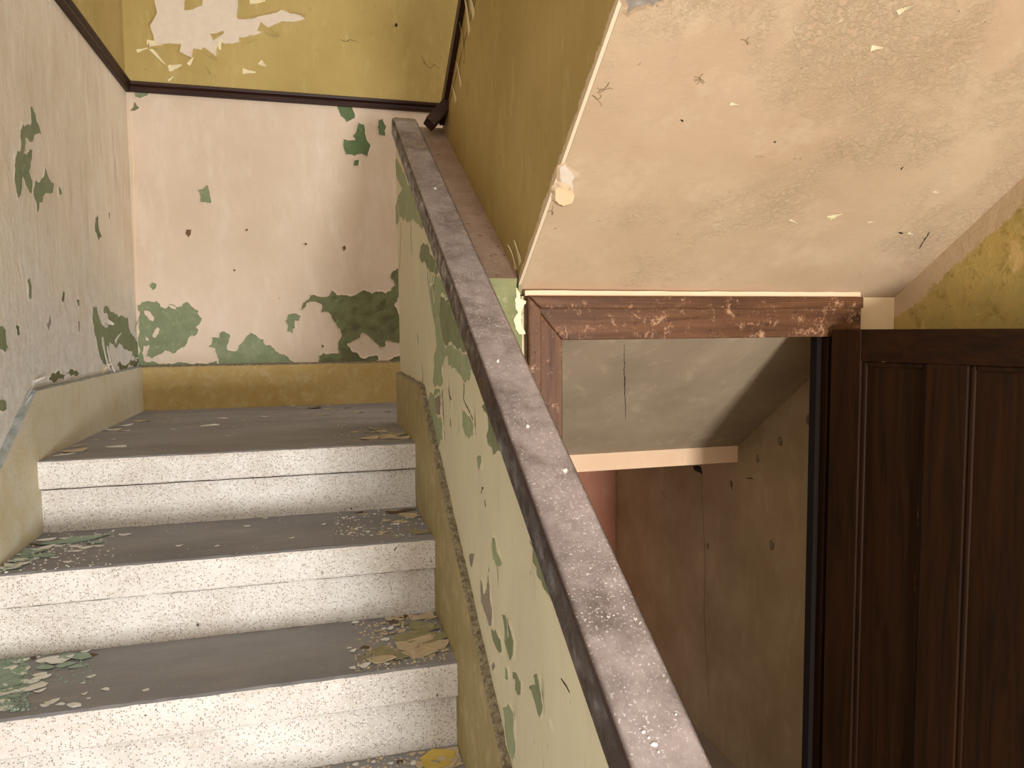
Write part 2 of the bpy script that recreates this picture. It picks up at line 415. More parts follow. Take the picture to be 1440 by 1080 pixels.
def curl(P, u, v, length, width, ang, lift, mat, parent, name='curled_flake', h0=0.0008):
    """a sliver of paint hanging off the wall, hinged on one end"""
    q = ray2d(u, v, P); d = Vector((math.cos(ang), math.sin(ang))); s = Vector((-d.y, d.x))
    N, V, Fc = 5, [], []
    for i in range(N + 1):
        t = i / N; wd = width * (1 - 0.75 * t) * random.uniform(0.75, 1.1)
        hh = h0 + lift * t * t
        for sd in (-1, 1): V.append(at(P, q + d * (length * (t - 0.5)) + s * (sd * wd * 0.5), hh + (0.15 * lift * t if sd > 0 else 0)))
    b = len(V)
    V += [p - P[1] * 0.0006 for p in V]
    for i in range(N):
        a = 2 * i
        Fc += [(a, a + 1, a + 3, a + 2), (b + a, b + a + 2, b + a + 3, b + a + 1), (a, a + 2, b + a + 2, b + a), (a + 1, b + a + 1, b + a + 3, a + 3)]
    Fc += [(0, b, b + 1, 1), (2 * N, 2 * N + 1, b + 2 * N + 1, b + 2 * N)]
    return mk(name, V, Fc, mat, parent)

def crack(P, px, parent, wd=0.0016, mat=None, name='crack', taper=True):
    pts = [ray2d(u, v, P) for u, v in px]
    fine = [pts[0]]
    for a, b in zip(pts, pts[1:]):
        k = max(2, int((b - a).length / 0.006)); d = b - a; s = Vector((-d.y, d.x)).normalized()
        for i in range(1, k + 1): fine.append(a + d * i / k + s * random.uniform(-0.0012, 0.0012))
    V, Fc, n = [], [], len(fine)
    for i, p in enumerate(fine):
        t = (fine[min(i + 1, n - 1)] - fine[max(i - 1, 0)]).normalized(); s = Vector((-t.y, t.x))
        ww = wd * (0.5 + 0.7 * random.random()) * (0.25 + math.sin(math.pi * min(1, (i + 1) / (n + 1))) if taper else 1)
        V += [at(P, p + s * ww / 2, 0.0004), at(P, p - s * ww / 2, 0.0004), at(P, p, -0.001)]
    for i in range(n - 1):
        a = 3 * i
        Fc += [(a, a + 1, a + 4, a + 3), (a, a + 3, a + 5, a + 2), (a + 1, a + 2, a + 5, a + 4)]
    return mk(name, V, Fc, mat or M['crack'], parent)

# ------------------------------------------------------------------ the shell
TOP = 4.3; YF = 0.15
wall_back = tag(box('wall_back', XL - 0.2, XR + 0.2, YB, YB + 0.10, E - 0.30, TOP, M['back']), 'cream plaster end wall above the landing, ochre above the dark rail, with green bare patches', 'wall', kind='structure')
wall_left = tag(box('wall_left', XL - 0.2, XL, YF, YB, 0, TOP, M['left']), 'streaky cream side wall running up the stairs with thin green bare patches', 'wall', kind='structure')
wall_right = tag(box('wall_right', XR, XR + 0.2, YF, YD + 0.05, 0, TOP, M['right']), 'flaking ochre side wall beside the open brown door', 'wall', kind='structure')
floor = tag(box('floor', -5.0, 5.5, -7.0, 3.2, -0.1, 0, M['floor']), 'grey cement hall floor at the foot of the stairs', 'floor', kind='structure')
tag(box('ceiling', XL - 0.2, XR + 0.2, YF, YB + 0.1, TOP, TOP + 0.1, M['yface']), 'flat ochre ceiling high above the stairwell', 'ceiling', kind='structure')
# closet under the upper flight
YC = 3.03
def closet_right():
    """the cupboard's side wall, with plug holes really sunk into it"""
    holes = [(1097, 621, .0145), (1065, 645, .0125), (1085, 767, .016), (1028, 680, .0125), (995, 768, .011), (1137, 590, .014)]
    bm = bmesh.new()
    y0, y1, z0, z1 = YD + 0.0505, YC + 0.1, 0.0, E + 0.12
    cs = [(survey(u, v, P_RIGHT), r) for u, v, r in holes]
    outer = [bm.verts.new((XR, y, z)) for y, z in ((y0, z0), (y1, z0), (y1, z1), (y0, z1))]
    edges = [bm.edges.new((outer[i], outer[(i + 1) % 4])) for i in range(4)]
    rings = []
    for p, r in cs:
        ring = [bm.verts.new((XR, p.y + r * 0.85 * math.cos(a) * random.uniform(.85, 1.1), p.z + r * math.sin(a) * random.uniform(.85, 1.15))) for a in [k * math.tau / 14 for k in range(14)]]
        edges += [bm.edges.new((ring[i], ring[(i + 1) % 14])) for i in range(14)]; rings.append((ring, p, r))
    bmesh.ops.triangle_fill(bm, edges=edges, use_beauty=True)
    for ring, p, r in rings:
        cx_ = bm.verts.new((XR + 0.035, p.y, p.z))
        mid = [bm.verts.new((XR + 0.03, v.co.y, v.co.z)) for v in ring]
        for i in range(14):
            j = (i + 1) % 14
            bm.faces.new((ring[i], ring[j], mid[j], mid[i])); bm.faces.new((mid[i], mid[j], cx_))
    bv = [bm.verts.new((XR + 0.2, y, z)) for y, z in ((y0, z0), (y1, z0), (y1, z1), (y0, z1))]
    bm.faces.new(bv)
    for i in range(4): bm.faces.new((outer[i], outer[(i + 1) % 4], bv[(i + 1) % 4], bv[i]))
    bmesh.ops.recalc_face_normals(bm, faces=bm.faces)
    me = bpy.data.meshes.new('wall_closet_side'); bm.to_mesh(me); bm.free(); me.materials.append(M['closet'])
    o = bpy.data.objects.new('wall_closet_side', me); COL.objects.link(o); return o
wcs = tag(closet_right(), 'dim beige side wall inside the cupboard with plug holes', 'wall', kind='structure')
tag(box('wall_closet_back', XF - 0.15, XR + 0.2, YC, YC + 0.1, 0, E - 0.30, M['closet_red']), 'reddish back wall deep inside the dark cupboard', 'wall', kind='structure')

# upper flight: soffit slab with its steps on top
prof = []
ys = 2.05
prof.append((ys, sof(ys))); prof.append((-1.25, sof(-1.25)))
k_top = 12
top = [(2.20, E - 0.28)]
for k in range(k_top):
    y = 2.20 - k * 0.262; z = E - 0.28 + (k + 1) * 0.176
    top += [(y, z), (y - 0.262, z)]
prof += list(reversed(top)) + [(2.05, E - 0.28)]
ceil2 = tag(extrude_x('ceiling_soffit', prof, XF + 0.0005, XR, M['soffit']), 'sloping cream plaster soffit under the upper stair flight', 'ceiling', kind='structure')
for v_ in ceil2.data.vertices:
    if v_.co.x < 0.8: v_.co.z += S_TILT
tag(box('landing_beam', XF, XR, 2.05, 2.27, E - 0.429, E - 0.285, M['beam']), 'pale limewashed beam crossing the ceiling inside the cupboard', 'beam', kind='structure')

cc = extrude_x('ceiling_closet_shade', [(YD + 0.0345, sof(YD + 0.0345) - 0.006), (YD + 0.0345, sof(YD + 0.0345) - 0.0002), (2.0495, sof(2.0495) - 0.0002), (2.0495, sof(2.0495) - 0.006)], XF + 0.0005, XR - 0.0005, M['closet_shade'])  # added plate; its greyer colour carries the cupboard's shade on the soffit
tag(cc, 'shade-toned grey-brown plaster slope inside the cupboard above the pale beam', 'ceiling', kind='structure')
P_CC = plane((XR, 1.0, sof(1.0) - 0.006), (0, -S_SOF, -1), (1, 0, 0), (0, -1, S_SOF))
# cupboard wall with the door opening (thickness 10 cm)
OX0, OX1, OZ = 0.483, 1.105, E - 0.022
wd_ = empty('wall_cupboard', (0.85, YD + 0.06, 0)); tag(wd_, 'narrow cream plaster wall around the cupboard door frame', 'wall', kind='structure')
box('left_pier', XF + 0.001, OX0 - 0.012, YD + 0.012, YD + 0.034, 0, sof(YD + 0.012) - 0.0005, M['cream'], wd_)
box('right_pier', OX1 + 0.012, XR - 0.0005, YD + 0.012, YD + 0.034, 0, sof(YD + 0.012) - 0.0005, M['cream'], wd_)
extrude_x('head_band', [(YD + 0.012, OZ + 0.012), (YD + 0.034, OZ + 0.012), (YD + 0.034, sof(YD + 0.034)), (YD + 0.012, sof(YD + 0.012) - 0.0005)], OX0 - 0.012, OX1 + 0.012, M['cream'], wd_)
# raised plaster fillet between soffit and casing
extrude_x('plaster_fillet', [(YD - 0.004, E + 0.0665), (YD + 0.012, E + 0.0665), (YD + 0.012, sof(YD)), (YD - 0.004, sof(YD) + 0.002)], XF + 0.006, 1.192, M['beam'], wd_, n=30, wob=0.0006)

# ------------------------------------------------------------------ stairs
RISE = 0.165; LEV = [E - 0.28 - RISE * k for k in range(7)]
NOSE = [1.815, 1.527, 1.287, 1.03, 0.77, 0.51, 0.25]
LIP = 0.064
stairs = empty('staircase', (-0.18, 0.2, 0)); tag(stairs, 'terrazzo stair flight with worn grey treads and speckled risers up to a landing', 'stairs')
def is_top(p): return 0 if p.normal.z > 0.75 else 1
for k in range(7):
    y, z = NOSE[k], LEV[k]
    back = (YB if k == 0 else NOSE[k - 1] + 0.016)
    r = 0.009
    pr = [(back, z - LIP), (y + 0.002, z - LIP), (y, z - LIP + 0.003), (y, z - r), (y + r * 0.3, z - r * 0.3), (y + r, z), (y + r + 0.01, z), (back, z)]
    st = empty('step', (-0.18, y + 0.12, z - RISE)); adopt(st, stairs)
    x1 = 0.2393
    t = extrude_x('tread', pr, XL + 0.002, x1, [M['tread'], M['terr']], st, n=44, wob=0.0006, midx=is_top)
    extrude_x('riser', [(y + 0.015, z - RISE), (y + 0.05, z - RISE), (y + 0.05, z - LIP - 0.005), (y + 0.015, z - LIP - 0.005)], XL + 0.002, x1, M['terr'], st, n=30, wob=0.0005)
    zb = 0.0
    box('core', XL + 0.002, x1, y + 0.05, (YB if k == 0 else NOSE[k - 1] + 0.05), zb if k else 0.6, z - LIP, M['terr'], st)
# the landing goes on behind the balustrade to the upper flight
tag(box('floor_landing', 0.2394, XR, 2.2355, YB, E - 0.2845, E - 0.28, M['tread']), 'grey landing floor behind the end of the balustrade', 'floor', kind='structure')

# skirtings
extr = extrude_x('baseboard_back', [(YB, E - 0.28), (YB - 0.025, E - 0.28), (YB - 0.025, E - 0.124), (YB - 0.020, E - 0.119), (YB, E - 0.117)], -0.5935, XR, M['skirt'], None, n=40, wob=0.0006)
tag(extr, 'mustard skirting along the end wall of the landing', 'skirting', kind='structure')
def rake_board(name, x_wall, x_face, yz, mat, parent=None):
    """skirting that follows the steps: yz is its outline, front edge slightly rounded"""
    e = 0.004 * (1 if x_face > x_wall else -1)
    n = len(yz); cyz = (sum(p[0] for p in yz) / n, sum(p[1] for p in yz) / n)
    V = [(x_wall, y, z) for y, z in yz] + [(x_face - e, y, z) for y, z in yz] + [(x_face, y, z - 0.004) for y, z in yz]
    Fc = [tuple(range(n)), tuple(range(2 * n, 3 * n))]
    for i in range(n):
        j = (i + 1) % n
        Fc += [(i, j, n + j, n + i), (n + i, n + j, 2 * n + j, 2 * n + i)]
    return mk(name, V, Fc, mat, parent)
def rough_line(p0, p1, n, a): return [(p0[0] + (p1[0] - p0[0]) * i / n, p0[1] + (p1[1] - p0[1]) * i / n + random.uniform(-a, a)) for i in range(n)]
lo = 0.03
lft = [(YB - 0.024, E - 0.3)] + rough_line((YB - 0.024, E - 0.118), (1.835, E - 0.122), 40, 0.0012) + rough_line((1.835, E - 0.122), (0.16, E - 0.122 - 1.675 * 0.645), 60, 0.0015) + [(0.16, 0.0), (0.24, 0.0)]
lft += [(NOSE[k] + 0.06, LEV[k] - RISE - 0.02 if k < 6 else 0.0) for k in range(6, -1, -1)][1:]
# lower outline runs buried behind the steps
o = rake_board('baseboard_left', XL, -0.594, lft, M['skirtl']); tag(o, 'chalky cream skirting stepping up the left wall with a grey ledge', 'skirting', kind='structure')

# ------------------------------------------------------------------ balustrade
bal = empty('balustrade', (0.32, 1.2, 0)); tag(bal, 'solid stair balustrade wall in peeling pale sage paint with brown coping', 'balustrade')
S_COP = 0.585
def cop(y): return E - 0.086 + S_COP * (y - 1.0)       # top of coping
YE = 2.235
TH = 0.05
th_v = TH * math.sqrt(1 + S_COP ** 2)
def body(y): return cop(y) - th_v + 0.004
bp = [(YE, 0.0), (YE, body(YE)), (0.10, body(0.10)), (0.10, 0.0)]
panel = extrude_x('panel', bp, XBAL, 0.312, M['bal'], bal)
# thicker part beyond the cupboard wall, its top left bare
def strip(y): return E - 0.143 + 0.608 * (y - 1.0)
th = extrude_x('thick_wall', [(YE, 0.0), (YE, strip(YE)), (YD, strip(YD)), (YD, 0.0)], 0.3121, XF, [M['strip'], M['moss']], bal, midx=lambda p: 0 if p.normal.z > 0.5 else 1)
cpf = []
for (sx, sz, a0) in ((1, -1, -90), (1, 1, 0), (-1, 1, 90), (-1, -1, 180)):
    rr = (0.009 if sx < 0 else 0.013) if sz > 0 else 0.005
    for t in range(5):
        a = math.radians(a0 + t * 22.5)
        cpf.append((0.0375 * sx - rr * sx + rr * math.cos(a), (0.0 if sz > 0 else -TH) - rr * sz + rr * math.sin(a)))
coping = sweep('coping', cpf, (0.2790, 0.06, cop(0.06)), (0.2790, 2.215, cop(2.215)), M['coping'], bal, n=60, wob=0.00012, smooth=True)
rb = [(2.2345, E - 0.3)] + rough_line((2.2345, E - 0.123), (1.735, E - 0.128), 30, 0.0022) + rough_line((1.735, E - 0.128), (0.13, E - 0.128 - 1.605 * 0.618), 110, 0.0026) + [(0.13, 0.0), (0.24, 0.0)]
rb += [(NOSE[k] + 0.06, LEV[k] - RISE - 0.02) for k in range(5, -1, -1)]
rake_board('skirting', XBAL, 0.2395, rb, M['skirt_r'], bal)

# upper flight balustrade: olive face, dark wooden rail
ub = empty('upper_balustrade', (0.43, 1.2, 0)); tag(ub, 'olive yellow solid side of the upper stair flight under a dark rail', 'balustrade')
def urail(y): return E + 1.389 - 0.613 * (y - 1.0)
uf = extrude_x('panel', [(2.235, strip(2.235)), (2.235, urail(2.235) - 0.03), (-1.2, urail(-1.2) - 0.03), (-1.2, sof(-1.2) + S_TILT), (YD + 0.005, sof(YD + 0.005) + S_TILT), (YD + 0.005, strip(YD + 0.005)), (YD + 0.03, strip(YD + 0.03))], XF - 0.006, XF, M['yface'], ub, n=1)
extrude_x('inner_panel', [(2.235, E - 0.28), (2.235, urail(2.235) - 0.03), (-1.2, urail(-1.2) - 0.03), (-1.2, sof(-1.2) + 0.2)], XF + 0.0005, XF + 0.09, M['yface'], ub)
sweep('rail', [(-0.02, -0.035), (0.10, -0.035), (0.10, 0.0), (0.03, 0.012), (-0.012, 0.006), (-0.02, -0.004)], (XF, 2.225, urail(2.225)), (XF, -1.2, urail(-1.2)), M['rail'], ub, n=2)
P_STRIPEND = plane((0, 2.16, E), (0, -1, 0), (1, 0, 0), (0, 0, 1))
# short dropped end of that rail, resting on the lower coping
a_, b_ = survey(606, 172, P_STRIPEND), survey(626, 150, P_STRIPEND)
def bar(name, p0, p1, w_, h_, mat, parent, bev=0.004, fwd=(0, 1, 0)):
    p0, p1 = Vector(p0), Vector(p1); d = (p1 - p0).normalized(); s = Vector(fwd); s = (s - d * s.dot(d)).normalized(); u = d.cross(s)
    V = [p + s * (sa * w_ / 2) + u * (ua * h_ / 2) for p in (p0, p1) for sa, ua in ((-1, -1), (1, -1), (1, 1), (-1, 1))]
    o = mk(name, V, [(0, 1, 2, 3), (4, 7, 6, 5), (0, 4, 5, 1), (1, 5, 6, 2), (2, 6, 7, 3), (3, 7, 4, 0)], mat, parent)
    if bev: bevel(o, bev)
    return o
bar('rail_end', a_ - (b_ - a_) * 0.15, b_ + (b_ - a_) * 0.25, 0.07, 0.034, M['rail'], ub)

# dado rails
def dado(name, p0, p1, out, label):
    p0, p1, out = Vector(p0), Vector(p1), Vector(out)
    pf = [(0, -0.018), (0.012, -0.018), (0.016, -0.010), (0.016, -0.002), (0.011, 0.000), (0.020, 0.006), (0.022, 0.013), (0.014, 0.018), (0, 0.018)]
    V = [p + out * a + Vector((0, 0, b)) for p in (p0, p1) for a, b in pf]; n = len(pf)
    Fc = [(i, (i + 1) % n, n + (i + 1) % n, n + i) for i in range(n)] + [tuple(range(n)), tuple(range(n, 2 * n))]
    return tag(mk(name, V, Fc, M['rail']), label, 'rail', kind='structure')
dado('trim_1', (XL, YB, DADO), (XR, YB, DADO), (0, -1, 0), 'thin dark wooden dado rail across the end wall')
dado('trim_2', (XL, YB, DADO), (XL, YF, DADO), (1, 0, 0), 'thin dark wooden dado rail along the left wall')

# ------------------------------------------------------------------ door frame and door
fr = empty('trim_3', (0.8, YD, 0)); tag(fr, 'worn brown wooden casing around the cupboard opening', 'door frame', kind='structure')
def casing(name, quad, mat, yb, yf, bev=0.002):
    V = [(x, yb, z) for x, z in quad] + [(x, yf, z) for x, z in quad]
    o = mk(name, V, [(0, 1, 2, 3), (7, 6, 5, 4), (0, 4, 5, 1), (1, 5, 6, 2), (2, 6, 7, 3), (3, 7, 4, 0)], mat, fr)
    bevel(o, bev); return o
HX0, HX1, HZ = 0.408, 1.192, E + 0.0665
CW = 0.078
y1 = YD + 0.0115
casing('head_casing', [(HX0, HZ), (HX1, HZ), (HX1, OZ), (OX0, OZ)], M['casing_h'], y1, YD - 0.008)
casing('side_casing', [(HX0, HZ - 0.0012), (OX0 - 0.0012, OZ), (OX0 - 0.0012, 0), (HX0, 0)], M['casing_v'], y1, YD - 0.008)
casing('side_casing', [(OX1, OZ - 0.0012), (HX1, OZ - 0.0012), (HX1, 0), (OX1, 0)], M['door'], y1, YD - 0.008)
# raised outer moulding
casing('moulding', [(HX0 + 0.002, HZ - 0.001), (HX1 - 0.002, HZ - 0.001), (HX1 - 0.002, HZ - 0.026), (HX0 + 0.028, HZ - 0.026)], M['casing_h'], YD - 0.0085, YD - 0.018, 0.003)
casing('moulding', [(HX0 + 0.001, HZ - 0.002), (HX0 + 0.027, HZ - 0.028), (HX0 + 0.027, 0), (HX0 + 0.001, 0)], M['casing_v'], YD - 0.0085, YD - 0.018, 0.003)
box('jamb_lining', OX0 - 0.0118, OX0 - 0.001, YD + 0.0119, YD + 0.034, 0, OZ, M['casing_v'], fr)
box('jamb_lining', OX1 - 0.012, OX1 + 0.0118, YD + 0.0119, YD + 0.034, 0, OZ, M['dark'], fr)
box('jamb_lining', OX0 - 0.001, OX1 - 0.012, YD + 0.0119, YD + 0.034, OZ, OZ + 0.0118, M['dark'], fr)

# leaf, hinged on the right jamb, standing open towards the side wall
door = empty('door_1', (1.118, YD - 0.020, 0.01))
tag(door, 'dark brown panelled cupboard door standing open against the ochre wall', 'door', kind='structure')
DH = E - 0.006 - 0.01
def leaf(name, s0, s1, z0, z1, d0, d1, mat, bev=0.002):
    v = [(x, y, z) for x in (s0, s1) for y in (d0, d1) for z in (z0, z1)]
    f = [(0, 1, 3, 2), (4, 6, 7, 5), (0, 4, 5, 1), (2, 3, 7, 6), (0, 2, 6, 4), (1, 5, 7, 3)]
    me_o = mk(name, v, f, mat); 
    if bev: bevel(me_o, bev)
    me_o.parent = door; return me_o
# local frame: +X along the leaf away from the hinge, -Y is the face we see
T = 0.034
ST = [(0.0, 0.072), (0.212, 0.292), (0.50, 0.578)]
for s0, s1 in ST: leaf('stile', s0, s1, 0.0 if s0 != 0.212 else 0.14, DH if s0 != 0.212 else DH - 0.068, -T / 2, T / 2, M['door'])
leaf('rail', 0.0722, 0.4998, DH - 0.068, DH, -T / 2 + 0.0004, T / 2, M['door_h'])
leaf('rail', 0.0722, 0.4998, 0.0, 0.14, -T / 2 + 0.0004, T / 2, M['door_h'])
for s0, s1 in ((0.0722, 0.2118), (0.2922, 0.4998)):
    leaf('panel', s0, s1, 0.14, DH - 0.068, -0.004, 0.006, M['door'], 0)
    for e0, e1, z0, z1 in ((s0, s0 + 0.010, 0.14, DH - 0.068), (s1 - 0.010, s1, 0.14, DH - 0.068), (s0 + 0.0102, s1 - 0.0102, DH - 0.078, DH - 0.068), (s0 + 0.0102, s1 - 0.0102, 0.14, 0.15)):
        leaf('bead', e0, e1, z0, z1, -0.011, -0.004, M['door'], 0.0025)
door.rotation_euler = (0, 0, math.radians(-75))

# ------------------------------------------------------------------ peeled paint on the walls
A6 = (180, 380, 6.545); A7 = (390, 380, 7.2); A8 = (180, 0, 5.538)
W = wall_back
P1 = crop([(105, 320), (150, 290), (190, 280), (235, 290), (265, 280), (300, 310), (305, 335), (345, 350), (365, 340), (375, 315), (400, 310), (445, 335), (495, 330), (515, 300), (550, 288), (575, 310), (600, 340), (655, 382), (640, 395), (680, 440), (660, 500), (635, 515), (650, 545), (640, 585), (610, 610), (590, 600), (555, 640), (530, 700), (460, 735), (420, 770), (380, 750), (345, 735), (320, 765), (260, 790), (225, 812), (165, 785), (185, 730), (195, 690), (150, 700), (130, 760), (150, 830), (200, 845), (235, 838), (290, 862), (380, 853), (400, 862), (550, 853), (640, 850), (700, 857), (820, 832), (830, 880), (130, 900), (80, 900), (80, 320)], *A6)
patch(P_BACK, P1, M['green'], M['back'], W)
P2 = crop([(832, 882), (835, 820), (800, 720), (735, 705), (770, 680), (770, 620), (840, 620), (840, 575), (890, 560), (940, 595), (930, 660), (915, 700), (920, 735), (1000, 740), (1030, 680), (1080, 620), (1130, 570), (1190, 605), (1250, 635), (1265, 690), (1310, 685), (1360, 745), (1440, 770), (1468, 790), (1500, 830), (1550, 855), (1580, 875)], *A6)
patch(P_BACK, P2, M['green'], M['back'], W)
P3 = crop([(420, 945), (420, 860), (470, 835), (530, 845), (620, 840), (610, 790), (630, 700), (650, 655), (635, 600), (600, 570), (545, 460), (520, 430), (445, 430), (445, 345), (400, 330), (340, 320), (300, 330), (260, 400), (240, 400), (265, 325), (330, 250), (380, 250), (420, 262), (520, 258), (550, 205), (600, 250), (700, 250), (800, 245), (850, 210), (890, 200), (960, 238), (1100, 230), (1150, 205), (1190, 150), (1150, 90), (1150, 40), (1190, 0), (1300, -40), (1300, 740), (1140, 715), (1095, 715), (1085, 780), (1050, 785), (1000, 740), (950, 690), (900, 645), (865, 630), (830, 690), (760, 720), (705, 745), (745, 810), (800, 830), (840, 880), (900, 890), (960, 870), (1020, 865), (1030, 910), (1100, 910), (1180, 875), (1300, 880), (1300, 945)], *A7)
patch(P_BACK, P3, M['olive'], M['back'], W, lip=0.003)  # shadow over this green patch is put into its darker olive colour
# lumpy scabs of paint still clinging inside that patch
for u, v, l, wd, a in [(1000, 390, 180, 60, 0.3), (870, 420, 120, 70, -0.4), (760, 420, 110, 50, 0.9), (1120, 480, 120, 50, 0.2), (640, 340, 90, 60, 1.2), (560, 290, 70, 60, 0.5), (760, 560, 140, 90, 0.1), (940, 560, 130, 60, -0.3), (1060, 340, 90, 60, 0.8), (900, 300, 120, 80, 0.4), (680, 620, 90, 60, 0.9), (1150, 600, 90, 70, 0.2)]:
    curl(P_BACK, 390 + u / 7.2, 380 + v / 7.2, l / 7.2 * 0.0028, wd / 7.2 * 0.0028 * 1.3, a, random.uniform(0.005, 0.011), M['olive'], W, 'paint_scab')
for pts, m in [
    (crop([(80, 510), (105, 450), (170, 435), (240, 460), (220, 515), (180, 510), (180, 590), (160, 600), (160, 640), (100, 620), (105, 560)], *A7), 'green'),
    (crop([(195, 140), (225, 110), (265, 125), (260, 170), (235, 188), (200, 155)], *A6), 'green'),
    ([(278, 268), (292, 260), (297, 286), (282, 285)], 'green'),
    ([(262, 323), (270, 323), (269, 330), (266, 335), (261, 330)], 'brown'),
    (crop([(445, 535), (520, 540), (538, 600), (495, 620), (465, 590)], 350, 0, 3.6), 'green_dark'),
    (crop([(555, 620), (585, 630), (590, 680), (618, 740), (600, 795), (570, 780), (490, 785), (480, 705), (540, 710), (525, 690)], 350, 0, 3.6), 'green_dark'),
    (crop([(655, 610), (680, 600), (697, 640), (690, 690), (655, 680)], 350, 0, 3.6), 'green_dark'),
    (crop([(535, 810), (560, 808), (555, 840), (530, 840)], 350, 0, 3.6), 'green_dark'),
    (crop([(30, 680), (170, 690), (160, 740), (100, 770), (60, 760)], *A8), 'green'),
    (crop([(15, 865), (50, 790), (95, 840), (60, 865)], *A8), 'olive'),
    ([(426, 342), (431, 341), (433, 344), (429, 346)], 'brown'), ([(481, 347), (486, 345), (487, 350), (484, 354)], 'brown'),
    ([(344, 323), (348, 321), (349, 324), (346, 326)], 'brown'), ([(329, 378), (332, 379), (331, 382), (328, 381)], 'brown'),
    ([(452, 484), (456, 485), (455, 490), (452, 488)], 'brown'),
]: patch(P_BACK, pts, M[m], M['back'], W, amp=0.22)
# cream scabs inside the left green patch
for pts in [[(150, 375), (190, 375), (240, 430), (235, 470), (200, 455), (160, 410)], [(225, 610), (240, 570), (270, 525), (295, 540), (280, 590), (250, 625)], [(165, 612), (198, 645), (170, 648)], [(375, 320), (440, 335), (445, 360), (395, 350)]]:
    patch(P_BACK, crop(pts, *A6), M['back'], M['back'], W, h=0.004, rim=False, name='paint_scab', amp=0.2)
# bare plaster where the ochre came off
P9 = crop([(200, -60), (205, 0), (225, 100), (200, 150), (170, 200), (190, 260), (200, 320), (160, 330), (165, 375), (265, 360), (275, 345), (410, 345), (400, 405), (500, 455), (510, 380), (590, 400), (690, 455), (705, 330), (750, 345), (870, 330), (890, 305), (1010, 270), (1100, 215), (1200, 170), (1390, 150), (1340, 115), (1190, 75), (1150, 100), (1000, 130), (890, 145), (850, 125), (860, 0), (860, -60)], *A8)
patch(P_BACK, P9, M['bare'], M['back'], W, amp=0.12, lip=0.0035)
patch(P_BACK, crop([(445, -60), (445, 0), (440, 80), (520, 65), (575, 45), (580, 0), (580, -60)], *A8), M['back'], M['back'], W, h=0.003, amp=0.15, rim=False, name='paint_scab')
for x, y, l, wd, a, mt in [(115, 388, 80, 22, 0.3, 'c'), (235, 445, 150, 30, -0.85, 'c'), (370, 525, 95, 50, 0.25, 'c'), (490, 480, 60, 30, 0.9, 'c'), (622, 545, 80, 20, -1.1, 'y'), (945, 562, 90, 42, -0.1, 'c'), (1052, 505, 60, 42, -0.7, 'c'), (335, 615, 45, 18, 0.6, 'c'), (1100, 245, 150, 75, -0.4, 'y'), (930, 315, 110, 45, 0.1, 'y'), (640, 425, 125, 45, -0.55, 'y'), (715, 345, 70, 40, 1.2, 'c'), (700, 275, 90, 50, 0.4, 'y'), (1280, 90, 190, 26, -0.25, 'y'), (930, 138, 130, 32, 0.05, 'y'), (1010, 15, 110, 40, 0.1, 'c'), (215, 340, 110, 40, -0.1, 'c'), (865, 70, 130, 24, 1.45, 'y'), (200, 378, 60, 16, -0.1, 'y')]:
    curl(P_BACK, 180 + x / 5.538, y / 5.538, l / 5.538 * 0.0028, wd / 5.538 * 0.0028, a, random.uniform(0.006, 0.014), M['flake_cream'] if mt == 'c' else M['back'], W)
crack(P_BACK, crop([(460, 200), (490, 212), (515, 200), (550, 212)], 350, 0, 3.6), W)
crack(P_BACK, crop([(870, 280), (890, 320), (915, 345), (940, 328), (965, 345)], 350, 0, 3.6), W)
crack(P_BACK, [(183, 132), (187, 220), (190, 330), (193, 430)], W, 0.003, M['cream'], 'corner_filler')
for q in [[(700, 420), (760, 380), (840, 350), (870, 400)], [(870, 360), (930, 410), (1010, 390), (1060, 340)], [(780, 460), (860, 470), (940, 500)], [(1070, 520), (1150, 490), (1220, 490)], [(590, 300), (580, 330), (530, 320)], [(905, 260), (890, 300), (920, 350)], [(540, 430), (600, 560), (640, 640)], [(950, 690), (1050, 785), (1090, 715), (1220, 740)]]:
    crack(P_BACK, crop(q, *A7), W, 0.007)
# nail in the ochre
box('nail', *(lambda p: (p.x - .004, p.x + .004, YB - .012, YB, p.z - .004, p.z + .004))(survey(557, 36, P_BACK)), M['crack'], W, 0.001)

